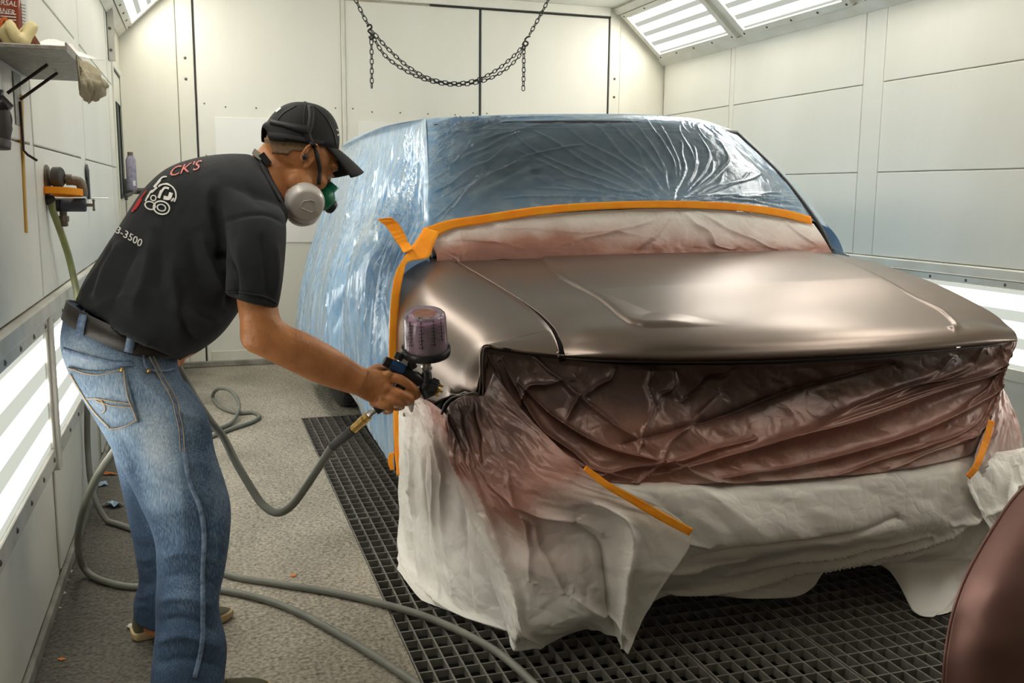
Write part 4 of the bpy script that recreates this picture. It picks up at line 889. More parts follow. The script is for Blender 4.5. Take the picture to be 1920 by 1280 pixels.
def textobj(name, body, o_, ux, uy, size, B, mat, parent, off=.003, shear=0, label=None):
    """lettering projected on a surface: o_ start px, ux / uy px vectors per unit of text"""
    cu = bpy.data.curves.new('t', 'FONT'); cu.body = body; cu.size = size; cu.resolution_u = 3
    ob = bpy.data.objects.new('t', cu); COL.objects.link(ob); dg = bpy.context.evaluated_depsgraph_get(); dg.update(); me = bpy.data.meshes.new_from_object(ob.evaluated_get(dg))
    bm = bmesh.new(); bm.from_mesh(me); bmesh.ops.triangulate(bm, faces=bm.faces[:]); bmesh.ops.subdivide_edges(bm, edges=bm.edges[:], cuts=1)
    g = G(); ids = {}; bm.verts.index_update()
    for v in bm.verts:
        c = cast(o_[0] + v.co.x * ux[0] + v.co.y * uy[0], o_[1] + v.co.x * ux[1] + v.co.y * uy[1], B, off)
        if c is not None: ids[v.index] = len(g.v); g.v.append(tuple(c))
    for f in bm.faces:
        if all(v.index in ids for v in f.verts): g.f.append(tuple(ids[v.index] for v in f.verts))
    bm.free(); bpy.data.objects.remove(ob)
    if not g.f: return None
    o = obj(name, g, mat, parent); solid(o, .0008, 0)
    if label: o['label'] = label
    return o

person = thing('person', (-.09, 2.68, 0), 'person in black cap, t-shirt and jeans bending forward, spraying beside the truck', 'person')

# --- head frame
psi = math.radians(14); pit = math.radians(35)
Hc = at(563, 300, Y=2.78)
hf = np.array([math.cos(pit) * math.cos(psi), math.cos(pit) * math.sin(psi), -math.sin(pit)])
hl = np.array([-math.sin(psi), math.cos(psi), 0.]); hu = np.cross(hf, hl)
HM = np.stack([hf, hl, hu], 1)
def hp(f, l, u): return Hc + HM @ np.array([f, l, u])
body = G()
body.ball(hp(-.014, 0, .030), (.104, .079, .098), 28, HM)
body.ball(hp(.022, 0, -.040), (.070, .064, .088), 24, HM)
body.ball(hp(.030, 0, -.092), (.052, .052, .040), 20, HM); body.ball(hp(.062, 0, -.112), (.022, .026, .020), 14, HM)
body.ball(hp(.076, 0, .036), (.022, .056, .018), 16, HM); body.ball(hp(.048, 0, .060), (.036, .058, .034), 16, HM)
body.tube([hp(.088, 0, .018), hp(.100, 0, -.008), hp(.116, 0, -.034)], [.009, .011, .014], 12); body.ball(hp(.108, 0, -.036), (.014, .018, .010), 12, HM)
body.ball(hp(.084, 0, -.070), (.016, .026, .014), 12, HM)
for s in (-1, 1):
    body.ball(hp(.062, s * .044, -.026), (.026, .020, .026), 14, HM)
    body.ball(hp(.078, s * .031, .010), (.014, .016, .012), 12, HM)
    body.ball(hp(.020, s * .060, -.070), (.040, .014, .034), 14, HM)
    c = hp(-.008, s * .080, .004)           # ear: flat shell with a raised rim and lobe
    body.ball(c + HM @ np.array([.0, s * .004, 0]), (.017, .006, .030), 14, HM)
    rim = [c + HM @ np.array([.014 * math.cos(t) * (1 if math.cos(t) > 0 else 1.5) - .002, s * (.011 - .005 * math.cos(t)), .034 * math.sin(t) + .002]) for t in np.linspace(-.9, 4.2, 16)]
    body.tube(rim, .0048, 8); body.ball(c + HM @ np.array([.006, s * .006, -.030]), (.008, .006, .010), 10, HM)
# neck
loft(body, [((500, 262), (556, 372), 2.78, .055), ((484, 280), (543, 392), 2.775, .058), ((462, 300), (528, 415), 2.77, .066), ((430, 330), (510, 450), 2.77, .09)])
# torso core under the shirt
loft(body, [((455, 310), (520, 430), 2.77, .11), ((380, 330), (500, 470), 2.76, .15), ((300, 390), (460, 550), 2.74, .14), ((220, 480), (400, 620), 2.73, .13), ((165, 580), (310, 670), 2.72, .13)])
# right arm
loft(body, [((436, 405), (505, 412), 2.60, .042), ((443, 500), (516, 515), 2.535, .044), ((443, 555), (522, 575), 2.51, .046), ((449, 600), (528, 598), 2.50, .043), ((454, 648), (546, 612), 2.50, .042),
            ((496, 672), (572, 622), 2.505, .043), ((545, 696), (612, 643), 2.52, .040), ((592, 718), (644, 662), 2.535, .034), ((636, 732), (668, 680), 2.55, .028), ((668, 741), (690, 692), 2.56, .029)], n=20, d2=(0, 1, 0))
# right hand: palm and five fingers closing round the gun's grip
loft(body, [((662, 738), (684, 690), 2.56, .027), ((688, 752), (702, 694), 2.575, .021), ((712, 760), (722, 695), 2.585, .022), ((722, 756), (738, 698), 2.590, .018)], n=18, d2=(0, 1, 0))
def chain(pts, rad): body.tube(crom([at(p[0], p[1], Y=p[2]) for p in pts], 12), list(np.interp(np.linspace(0, 1, 12), np.linspace(0, 1, len(rad)), rad)), 12); body.ball(at(*pts[-1][:2], Y=pts[-1][2]), rad[-1], 12); body.ball(at(*pts[0][:2], Y=pts[0][2]), rad[0], 12)
chain([(722, 706, 2.590), (748, 710, 2.576), (770, 724, 2.582), (782, 738, 2.602), (778, 744, 2.625)], [.0155, .0145, .0130, .0120, .0105])
chain([(720, 728, 2.590), (745, 736, 2.570), (766, 746, 2.580), (770, 752, 2.605), (762, 755, 2.630)], [.0155, .0145, .0130, .0115, .0105])
chain([(712, 744, 2.588), (734, 750, 2.568), (750, 756, 2.578), (752, 762, 2.605), (742, 764, 2.628)], [.0145, .0135, .0120, .0110, .0100])
chain([(700, 754, 2.586), (718, 760, 2.568), (731, 765, 2.578), (731, 770, 2.602), (722, 771, 2.622)], [.0130, .0115, .0105, .0098, .0090])
chain([(690, 702, 2.585), (706, 692, 2.615), (724, 692, 2.645), (742, 704, 2.655)], [.0175, .0150, .0130, .0110])
for q in ((727, 702, 2.575), (724, 726, 2.572), (715, 745, 2.572)): body.ball(at(q[0], q[1], Y=q[2]), .013, 10)
# forearm tendons
for pts in ([(560, 655), (610, 690), (655, 705)], [(520, 640), (570, 690), (640, 722)]):
    body.tube([at(a_, b_, Y=2.495 + i * .018) for i, (a_, b_) in enumerate(pts)], .010, 8)
# left arm, mostly behind the body, the hand on the hose
loft(body, [((440, 420), (500, 440), 2.93, .05), ((420, 520), (470, 530), 2.98, .045), ((385, 585), (430, 610), 3.00, .042), ((350, 620), (378, 655), 2.97, .036), ((325, 640), (350, 672), 2.94, .028)], n=18, d2=(0, 1, 0))
body.ball(at(328, 668, Y=2.93), (.030, .022, .038), 14)
for k in range(4): body.tube([at(338 - k * 2, 655 + k * 9, Y=2.92), at(330 - k, 660 + k * 9, Y=2.895), at(318, 664 + k * 9, Y=2.91)], [.010, .0095, .009], 8)
body.tube([at(322, 655, Y=2.93), at(312, 668, Y=2.92), at(314, 682, Y=2.91)], [.012, .011, .009], 8)
# shins and feet inside the clothes keep the figure whole
loft(body, [((190, 680), (300, 700), 2.64, .08), ((250, 850), (370, 860), 2.58, .06), ((320, 1010), (410, 1000), 2.54, .05), ((320, 1200), (385, 1200), 2.50, .042), ((315, 1290), (380, 1290), 2.47, .04)], n=16)
loft(body, [((190, 680), (300, 700), 2.80, .08), ((230, 850), (325, 860), 2.86, .06), ((270, 1010), (345, 1010), 2.88, .05), ((272, 1150), (325, 1150), 2.89, .04), ((268, 1185), (320, 1185), 2.89, .038)], n=16)
bV, bN, bF = remesh(body, .0042, 2, .5)
bX, bY = proj_px(bV)
skin = rawobj('body', bV, bF, m_skin, person)
BB = bvh(bV, bF)

# --- jeans
j = G()
loft(j, [((124, 566), (330, 655), 2.72, .155), ((112, 640), (338, 700), 2.71, .172), ((128, 700), (362, 740), 2.70, .175), ((165, 765), (385, 785), 2.70, .155)], d2=(-.12, .99, 0))
loft(j, [((126, 690), (350, 715), 2.63, .095), ((152, 745), (388, 775), 2.62, .100), ((198, 822), (404, 850), 2.59, .095), ((250, 921), (429, 930), 2.565, .09), ((287, 1005), (431, 985), 2.55, .085), ((294, 1065), (422, 1055), 2.54, .082),
         ((292, 1135), (409, 1130), 2.52, .08), ((291, 1195), (424, 1200), 2.51, .082), ((284, 1260), (420, 1262), 2.49, .086), ((280, 1318), (410, 1318), 2.47, .085)], n=30)
loft(j, [((150, 690), (330, 710), 2.79, .09), ((190, 775), (345, 800), 2.81, .092), ((210, 845), (350, 860), 2.84, .088), ((233, 940), (372, 950), 2.86, .085), ((252, 1035), (386, 1040), 2.88, .08), ((260, 1090), (385, 1100), 2.885, .078),
         ((250, 1135), (388, 1145), 2.89, .08), ((252, 1166), (388, 1178), 2.89, .078)], n=30)
V, Nn, F = remesh(j, .0065, 2, .5)
jf = [([(115, 640), (170, 668), (240, 672)], 7, .004), ([(150, 735), (215, 800), (250, 860)], 9, -.006), ([(245, 690), (330, 770), (395, 790)], 10, .007), ([(330, 700), (360, 740), (398, 775)], 7, -.006), ([(300, 715), (345, 790), (350, 850)], 9, .005),
      ([(300, 1050), (350, 1035), (425, 1060)], 10, .008), ([(296, 1085), (350, 1078), (418, 1100)], 8, -.007), ([(292, 1130), (345, 1120), (408, 1140)], 9, .009), ([(295, 1165), (350, 1160), (420, 1190)], 8, -.008), ([(290, 1210), (340, 1190), (420, 1215)], 10, .010),
      ([(285, 1245), (350, 1235), (418, 1250)], 8, -.007), ([(255, 940), (300, 960), (380, 950)], 12, .005), ([(300, 880), (380, 870), (428, 920)], 14, .006), ([(250, 1040), (275, 1050), (292, 1040)], 7, .006), ([(258, 1085), (275, 1095), (292, 1085)], 7, -.006),
      ([(250, 1110), (270, 1120), (290, 1105)], 7, .008), ([(250, 1145), (270, 1135), (290, 1140)], 7, .006), ([(215, 860), (235, 870), (250, 900)], 7, .006), ([(400, 930), (395, 1000), (405, 1060)], 9, -.005), ([(330, 860), (345, 960), (350, 1040)], 12, .005)]
V = pxfold(V, Nn, jf)
X, Y = proj_px(V)
V = V + Nn * (.0022 * (tri(X / 26, Y / 15, 7) - .5) * facing(V, Nn))[:, None]
jeans = rawobj('jeans', V, F, m_denim, person)
fd = np.full(len(V), .27)
for (x, y, rx, ry, a_) in ((175, 690, 60, 50, .40), (275, 800, 60, 120, .42), (320, 900, 50, 130, .25), (200, 760, 40, 60, .25), (360, 760, 40, 60, .15), (415, 930, 25, 90, .2), (340, 1150, 50, 110, .10), (150, 640, 40, 40, .25), (300, 620, 200, 25, -.1), (250, 900, 20, 120, -.18), (280, 1100, 40, 90, -.12), (380, 1240, 60, 60, -.08)):
    fd += a_ * np.exp(-((X - x) / rx) ** 2 - ((Y - y) / ry) ** 2)
a_ = jeans.data.attributes.new('fade', 'FLOAT', 'POINT'); a_.data.foreach_set('value', fd.astype(np.float32))
JB = bvh(V, F)
ribbon('side_seam', [(283, 668), (300, 705), (325, 748), (338, 800), (345, 850), (356, 905), (374, 950), (382, 1000), (380, 1080), (380, 1150), (378, 1210), (365, 1270)], 9, JB, m_seamd, jeans, .003, 60)
for k in (-4, 4): ribbon('stitching', [(283 + k, 668), (300 + k, 705), (325 + k, 748), (338 + k, 800), (342 + k, 848)], 1.4, JB, m_thread, jeans, .0045, 40)
ribbon('yoke_seam', [(118, 655), (160, 668), (210, 680), (250, 682)], 8, JB, m_seamd, jeans, .003, 30)
pk = [(130, 685), (185, 700), (228, 692), (238, 740), (258, 790), (222, 806), (180, 775), (150, 735)]
g = G(); rows = []
for v in np.linspace(0, 1, 14):
    L0 = np.array([128, 688]) * (1 - v) + np.array([205, 805]) * v; R0 = np.array([232, 690]) * (1 - v) + np.array([262, 792]) * v; row = []
    L0 = L0 + np.array([8, 0]) * math.sin(v * PI) * -1
    for u in np.linspace(0, 1, 12):
        p = L0 + (R0 - L0) * u; c = cast(p[0], p[1] + 6 * math.sin(u * PI) * (1 if v < .5 else -.5), JB, .0045)
        row.append(c if c is not None else row[-1] if row else None)
    if all(c is not None for c in row): rows.append(row)
if len(rows) > 2:
    g.grid(np.array(rows)); po = obj('back_pocket', g, m_denim, jeans, 60); solid(po, .003, 0)
    P_, _ = proj_px(np.array([v.co for v in po.data.vertices]) + np.array(WO[po.name])), 0
    a_ = po.data.attributes.new('fade', 'FLOAT', 'POINT'); a_.data.foreach_set('value', np.full(len(po.data.vertices), .62, dtype=np.float32))
for pts in ([(130, 691), (180, 702), (230, 693)], [(232, 694), (240, 740), (257, 788)], [(257, 788), (232, 800), (208, 804)], [(208, 802), (175, 765), (135, 700)], [(165, 745), (190, 748), (200, 765), (192, 775)], [(180, 745), (215, 752), (250, 757)], [(182, 750), (215, 760), (250, 764)]):
    ribbon('stitching', pts, 2.0, JB, m_thread, jeans, .0085, 18)
ribbon('front_pocket_seam', [(268, 665), (275, 690), (300, 696), (326, 692)], 5, JB, m_seamd, jeans, .004, 20)
for (x, y) in ((229, 693), (277, 696)):
    c = cast(x, y, JB, .006)
    if c is not None: g = G(); g.ball(c, .0055, 10); obj('rivet', g, m_brass, jeans, 60)
# belt and loops
g = G(); R = [ell((127, 564), (334, 648), 2.72, .164, d2=(-.12, .99, 0), n=48), ell((117, 597), (322, 684), 2.72, .168, d2=(-.12, .99, 0), n=48)]
RR = np.array(R); n = 48; g.v = [tuple(p) for p in RR.reshape(-1, 3)]; g.f = [(k, (k + 1) % n, n + (k + 1) % n, n + k) for k in range(n)]
belt = obj('belt', g, m_leather, person, 60); solid(belt, .004, 1)
BV = [tuple(p) for p in RR.reshape(-1, 3)]; BT = BVHTree.FromPolygons(BV, g.f)
def loop_strip(pts, w_):
    R = []
    P = crom([(p[0], p[1], 0) for p in pts], 12)[:, :2]; T = np.gradient(P, axis=0); T /= np.linalg.norm(T, axis=1, keepdims=True)
    for p, t in zip(P, T):
        row = []
        for s in (-.5, .5):
            xx_, yy_ = p[0] - t[1] * w_ * s, p[1] + t[0] * w_ * s; c1, c2 = cast(xx_, yy_, BT, .009), cast(xx_, yy_, JB, .006)
            cc = [c for c in (c1, c2) if c is not None]
            row.append(min(cc, key=lambda c: np.linalg.norm(c - CP)) if cc else None)
        if all(r is not None for r in row): R.append(row)
    if len(R) > 2:
        g = G(); g.grid(np.array(R)); o = obj('belt_loop', g, m_seamd, jeans, 60); solid(o, .003, 0)
loop_strip([(166, 566), (158, 600), (152, 630)], 14); loop_strip([(250, 604), (245, 635), (240, 660)], 16)

# --- t-shirt
s = G()
TS = [((141, 566), (334, 672), 2.72, .182), ((148, 552), (352, 662), 2.72, .182), ((158, 528), (372, 655), 2.72, .182), ((180, 492), (408, 628), 2.73, .190), ((206, 453), (438, 590), 2.74, .195), ((238, 402), (466, 545), 2.75, .20), ((272, 352), (492, 500), 2.76, .205), ((314, 315), (512, 462), 2.765, .21), ((362, 297), (524, 432), 2.77, .20), ((412, 289), (532, 412), 2.775, .165), ((452, 288), (531, 398), 2.78, .105), ((470, 290), (528, 388), 2.78, .072)]
loft(s, TS, n=40)
loft(s, [((392, 345), (505, 375), 2.64, .075), ((408, 380), (532, 398), 2.60, .085), ((420, 430), (537, 438), 2.56, .085), ((423, 490), (533, 500), 2.53, .078), ((423, 535), (527, 548), 2.515, .07), ((423, 553), (521, 577), 2.51, .066)], n=28, d2=(0, 1, 0))
loft(s, [((420, 350), (505, 385), 2.90, .07), ((425, 400), (515, 430), 2.93, .075), ((420, 470), (500, 500), 2.96, .07), ((415, 520), (485, 550), 2.98, .062)], n=24, d2=(0, 1, 0))
V, Nn, F = remesh(s, .006, 3, .5)
sf = [([(148, 555), (190, 490), (215, 440)], 6, .005), ([(178, 570), (200, 500), (232, 445)], 9, .008), ([(165, 560), (185, 505), (218, 455)], 7, -.006), ([(205, 590), (228, 520), (262, 450)], 12, -.008), ([(240, 600), (270, 520), (285, 430)], 12, .007), ([(300, 560), (300, 480), (285, 420)], 14, -.008), ([(345, 640), (330, 560), (320, 470)], 14, .008),
      ([(400, 470), (440, 520), (425, 585)], 9, -.014), ([(395, 380), (412, 430), (420, 500)], 9, -.012), ([(405, 330), (390, 380), (400, 440)], 14, .008), ([(415, 418), (455, 405), (500, 402), (534, 418)], 3.5, -.004), ([(445, 440), (450, 500), (448, 550)], 10, .006), ([(490, 430), (498, 500), (505, 570)], 8, -.007), ([(516, 450), (520, 510), (514, 560)], 7, .005),
      ([(190, 600), (240, 628), (300, 650)], 10, .008), ([(170, 590), (210, 560), (260, 560)], 9, .006), ([(420, 600), (380, 590), (340, 560)], 12, .008), ([(380, 645), (350, 620), (330, 560)], 10, -.007), ([(450, 330), (470, 360), (505, 400)], 12, -.005), ([(350, 420), (370, 500), (400, 560)], 18, -.010), ([(430, 560), (400, 500), (370, 430)], 10, .006)]
V = pxfold(V, Nn, [(a, b, c * 1.5) for a, b, c in sf])
X, Y = proj_px(V); V = V + Nn * (.0018 * (vnoise(X / 14, Y / 22, 5) - .5) * facing(V, Nn))[:, None]
shirt = rawobj('t_shirt', V, F, m_shirt, person)
SB = bvh(V, F)
ribbon('sleeve_hem', [(424, 547), (455, 548), (495, 556), (520, 568)], 3, SB, m_shirt, shirt, .003, 24)
ribbon('neck_band', [(470, 289), (488, 310), (505, 340), (526, 378)], 5, SB, m_shirt, shirt, .004, 24)
# back print: number, red word, white cars, pink word end
textobj('number_print', '3-3500', (217, 436), (.88, .50), (.34, -.92), 19.5, SB, m_white, shirt, .0035)
textobj('word_print', "CK'S", (316, 333), (.80, -.20), (.30, -.72), 36, SB, m_pink, shirt, .0035)
strokes('red_print', [([(249, 398), (264, 374)], 3.5), ([(255, 394), (268, 374)], 1.8), ([(264, 374), (276, 358)], 2)], SB, m_red, shirt, .0035)
def arc(cx, cy, rx, ry, a0, a1, n=8, rot=0):
    c, s_ = math.cos(math.radians(rot)), math.sin(math.radians(rot)); o = []
    for t in np.linspace(math.radians(a0), math.radians(a1), n):
        x, y = rx * math.cos(t), -ry * math.sin(t); o.append((cx + x * c - y * s_, cy + x * s_ + y * c))
    return o
strokes('car_print', [(arc(311, 367, 20, 21, -35, 130, 10), 2.6), (arc(304, 390, 15, 12, 0, 359, 14, 15), 2.6), (arc(304, 390, 8, 6, 0, 359, 10, 15), 2), (arc(283, 386, 10, 7, 0, 359, 10, 20), 2.2), (arc(289, 372, 5, 5, 0, 359, 8), 2),
                      ([(303, 362), (310, 353), (318, 354)], 4), ([(308, 371), (318, 372), (322, 362)], 7), ([(299, 372), (304, 358)], 5), ([(322, 378), (327, 372)], 3), ([(295, 345), (305, 334), (314, 332)], 2.5), ([(290, 352), (302, 338)], 4), ([(285, 362), (296, 352)], 3.5), ([(278, 372), (284, 360), (290, 358)], 2.5), ([(274, 378), (280, 366)], 2.5), ([(300, 348), (314, 345), (320, 348)], 2.2)], SB, m_white, shirt, .0035)

# --- cap
cpit = math.radians(5); cf = np.array([math.cos(cpit) * math.cos(psi), math.cos(cpit) * math.sin(psi), -math.sin(cpit)]); cu_ = np.cross(cf, hl); KM = np.stack([cf, hl, cu_], 1)
Cc = at(560, 270, Y=2.78)
def kp(f, l, u): return Cc + KM @ np.array([f, l, u])
rows = []
for th in np.linspace(0, PI / 2, 16):
    r_ = []
    for a in np.linspace(0, 2 * PI, 57)[:-1]:
        c_, s_ = math.cos(a), math.sin(a); z = math.sin(th); rr = math.cos(th) ** .8 if th < PI / 2 else 0
        f = (.101 + .010 * (c_ > 0)) * c_ * rr + .014 * z; hgt = .112 * z
        if th < .01: hgt = -.004
        notch = .035 * math.exp(-((abs(a - PI)) / .32) ** 4) if th < .45 else 0      # opening over the strap at the back
        sm = 1 - .012 * abs(math.sin(3 * a)) 
        r_.append(kp(f * sm, .087 * s_ * rr * sm, hgt + notch * (1 - th / .45)))
    rows.append(r_)
R = np.array(rows); n = 56; g = G(); g.v = [tuple(p) for p in R.reshape(-1, 3)]; g.f = [(i * n + k, i * n + (k + 1) % n, (i + 1) * n + (k + 1) % n, (i + 1) * n + k) for i in range(15) for k in range(n)]
cap = obj('cap', g, m_cap, person, 180); solid(cap, .004, 1)
KB = BVHTree.FromPolygons([tuple(p) for p in R.reshape(-1, 3)], g.f)
br = []
for q in np.linspace(0, 1, 12):
    row = []
    for a in np.linspace(-1.12, 1.12, 25):
        base = np.array([.099 * math.cos(a), .086 * math.sin(a), .002]); tip = np.array([.030 + .165 * math.cos(a * .80), .078 * math.sin(a) * 1.0, -.058 - .000 * math.cos(a)])
        p = base + (tip - base) * q; p[2] = .002 - .058 * q ** 1.25 - .030 * (math.sin(a) ** 2) * q
        row.append(kp(*p))
    br.append(row)
g = G(); g.grid(np.array(br)); brim = obj('brim', g, m_cap, cap, 180); solid(brim, .003, 0)
g = G(); g.ball(kp(.012, 0, .115), (.006, .006, .004), 10, KM); obj('cap_button', g, m_cap, cap, 60)
ribbon('cap_seam', [(573, 197), (570, 215), (569, 240), (572, 262)], 1.6, KB, m_strap, cap, .006, 16); ribbon('cap_seam', [(588, 200), (610, 222), (624, 250), (628, 272)], 1.6, KB, m_strap, cap, .006, 16)
ribbon('cap_seam', [(556, 200), (532, 214), (516, 235)], 1.6, KB, m_strap, cap, .006, 16)
ribbon('sweat_band', [(500, 255), (530, 258), (570, 265), (605, 271)], 14, KB, m_cap, cap, .006, 20)
ribbon('back_strap', [(494, 259), (500, 261), (508, 262)], 12, KB, m_strap, cap, .007, 8)
strokes('cap_emblem', [([(629, 245), (633, 241), (638, 245)], 3.6), ([(630, 252), (634, 256), (638, 260)], 3.4), ([(636, 250), (640, 253)], 3), ([(640, 251), (643, 259)], 2.2), ([(638, 246), (636, 258)], 2.0)], KB, m_white, cap, .007)
strokes('cap_emblem', [([(513, 214), (519, 208), (526, 205)], 6), ([(514, 213), (520, 211), (530, 203)], 3)], KB, m_white, cap, .007)
# hair below the cap
hg = G(); rows = []
for q in np.linspace(0, 1, 9):
    r_ = []
    for a in np.linspace(.35, 2 * PI - .35, 50):
        r_.append(kp((.094 - .012 * q) * math.cos(a) - .004 * q, (.082 - .004 * q) * math.sin(a), .006 - (.030 + .012 * (abs(a - PI) < 1)) * q - (.010 * math.cos(a) if math.cos(a) > 0 else 0) * q))
    rows.append(r_)
hg.grid(np.array(rows)); ho = obj('hair', hg, m_hair, person, 180); solid(ho, .002, 0)
# brow and eye
for s_ in (-1, 1):
    g = G(); g.tube([hp(.090, s_ * .018, .030), hp(.092, s_ * .034, .034), hp(.082, s_ * .048, .030)], [.003, .0042, .002], 8); obj('eyebrow', g, m_hair, person, 60)
    g = G(); g.ball(hp(.081, s_ * .031, .008), (.0125, .0125, .0115), 14, HM); eo = obj('eye', g, M('eye_white', (.6, .55, .5), .2) if s_ < 0 else bpy.data.materials['eye_white'], person, 60)
    g = G(); g.tube([hp(.090, s_ * .018, .014), hp(.0955, s_ * .031, .013), hp(.086, s_ * .043, .011)], .0028, 8); obj('eyelid', g, m_skin, person, 60)

# --- respirator with its straps, and ear plug
resp = G(); resp.ball(hp(.112, 0, -.050), (.036, .040, .036), 22, HM); resp.tube([hp(.096, 0, -.010), hp(.122, 0, -.024)], [.016, .030], 14); resp.ball(hp(.072, 0, -.098), (.044, .048, .034), 20, HM)
V, Nn, F = remesh(resp, .004, 3, .5); rs = rawobj('respirator', V, F, m_green, person)
g = G(); g.lathe([(.020, 0), (.022, .006), (.018, .016), (.004, .018)], hp(.140, 0, -.055), tuple(hf), 20); obj('exhale_valve', g, m_black, rs, 40)
for s_ in (-1, 1):
    if s_ < 0: c0 = at(568, 374, Y=2.725); c1 = at(577, 388, Y=2.66)
    else: c0 = hp(.095, .05, -.085); c1 = hp(.110, .105, -.105)
    ax = (c1 - c0) / np.linalg.norm(c1 - c0)
    prof = [(.034, -.012), (.044, -.010), (.0505, .0), (.0515, .010), (.0515, .022), (.0545, .024), (.0545, .031), (.0505, .034), (.0480, .050), (.0440, .0575), (.0380, .0600), (.001, .0605)]
    g = G(); g.lathe(prof, c0, tuple(ax), 40); fo = obj('filter_cartridge', g, m_filter, rs, 50)
    if s_ < 0:
        e1 = np.array([1., 0, 0]) - ax * ax[0]; e1 /= np.linalg.norm(e1); e2 = np.cross(ax, e1)
        cc = c0 + ax * .0615; poly = [cc + e1 * a_ * .5 + e2 * b_ * .5 for a_, b_ in ((-.040, -.006), (.022, -.034), (.040, -.020), (.040, .026), (.020, .034), (-.020, .030))]
        g = G(); g.tube(poly + [poly[0]], .0011, 6); obj('filter_mark', g, m_filter, fo, 60)
        g = G()
        for k in range(9):
            t_ = PI * (.62 + .028 * k) + (0 if k % 3 else .015); p = c0 + (math.cos(t_) * e1 + math.sin(t_) * e2) * .0520 + ax * .017; g.obox(p, ax * .004, np.cross(ax, math.cos(t_) * e1 + math.sin(t_) * e2) * .0012, (math.cos(t_) * e1 + math.sin(t_) * e2) * .0006)
        obj('filter_lettering', g, m_black, fo)
AllB = BVHTree.FromPolygons([tuple(v) for v in np.concatenate([bV, R.reshape(-1, 3)])], bF + [tuple(i + len(bV) for i in f) for f in [(i * 56 + k, i * 56 + (k + 1) % 56, (i + 1) * 56 + (k + 1) % 56, (i + 1) * 56 + k) for i in range(15) for k in range(56)]])
ribbon('head_strap', [(581, 196), (583, 215), (581, 235), (577, 250), (580, 262), (587, 272), (593, 292), (598, 318), (597, 345)], [11, 11, 11, 10, 10, 7, 7, 7, 7], AllB, m_strap, rs, .007, 50)
ribbon('head_strap', [(508, 230), (530, 234), (555, 240), (578, 245)], [8, 8, 12, 16], AllB, m_strap, rs, .008, 20)
ribbon('neck_strap', [(468, 284), (484, 296), (497, 316), (508, 340), (522, 365), (532, 382), (545, 388)], 8, AllB, m_strap, rs, .006, 40)
g = G(); c = cast(487, 295, AllB, .012)
if c is not None: g.obox(c, (.014, -.004, -.012), (.004, -.002, .007), (0, -.003, 0)); obj('strap_buckle', g, m_steel, rs)
c = cast(498, 301, AllB, .012)
if c is not None: g = G(); g.obox(c, (.010, 0, -.014), (.007, 0, .005), (0, -.005, 0)); obj('strap_clip', g, m_black, rs)
c = cast(569, 293, AllB, .003)
if c is not None: g = G(); g.ball(c, (.010, .008, .010), 12); g.ball(c + np.array([0, -.007, 0]), (.006, .004, .006), 10); obj('earbud', g, m_black, person, 60)

# --- shoes
def shoe(heel, ang, Ls, lean=0):
    R = Matrix.Rotation(ang, 3, 'Z'); h = Vector(heel)
    def q(x, y, z): return tuple(h + R @ Vector((x, y, z)))
    outl = [(0, .026), (.02, .034), (.07, .034), (.12, .036), (.18, .046), (.23, .044), (.265, .030), (.285, .006)]
    pts = [(x * Ls / .285, y) for x, y in outl] + [(x * Ls / .285, -y * .95) for x, y in outl[::-1]]
    pts = [(p[0], p[1], 0) for p in pts]; pts = crom(pts + [pts[0]], 49)[:-1]
    g = G(); n = 48; lv = [(1.0, 0.002), (1.04, .008), (1.04, .024), (.99, .028)]
    cx = np.mean(pts, 0)
    for s_, z in lv:
        for p in pts: g.v.append(q(cx[0] + (p[0] - cx[0]) * s_, p[1] * s_, z))
    g.f = [(i * n + k, i * n + (k + 1) % n, (i + 1) * n + (k + 1) % n, (i + 1) * n + k) for i in range(3) for k in range(n)] + [tuple(range(n - 1, -1, -1)), tuple(range(3 * n, 4 * n))]
    sh = G()
    def top(x):
        t = x / Ls; return .095 - .0 * t if t < .25 else (.095 - .045 * (t - .25) / .3 if t < .55 else .050 - .018 * ((t - .55) / .45) ** 1.5)
    rows = []
    for p_ in np.linspace(0, 1, 7):
        row = []
        for p in pts:
            z = .026 + (top(max(0, p[0])) - .026) * p_; k = 1 - .55 * p_ ** 1.8
            x = cx[0] + (p[0] - cx[0]) * (1 - .06 * p_ - (.25 * max(0, p_ - .5) if p[0] > .6 * Ls else 0)); row.append(q(x, p[1] * k, z))
        rows.append(row)
    RR = np.array(rows); sh.v = [tuple(p) for p in RR.reshape(-1, 3)]; sh.f = [(i * n + k, i * n + (k + 1) % n, (i + 1) * n + (k + 1) % n, (i + 1) * n + k) for i in range(6) for k in range(n)] + [tuple(range(6 * n, 7 * n))]
    so = obj('shoe', sh, m_olive, person, 180); obj('sole', g, m_sole, so, 40)
    lc = G()
    for k in range(4): x = Ls * (.42 + .07 * k); z = top(x) + .003; lc.tube([q(x, -.018, z - .006), q(x + .004, 0, z), q(x, .018, z - .006)], .0025, 6)
    obj('laces', lc, m_olive, so, 60)
hfoot = at(250, 1205, Z=0); shoe((hfoot[0], hfoot[1] + .03, 0), math.radians(14), .295)
shoe((-.165, 2.49, 0), math.radians(4), .30)
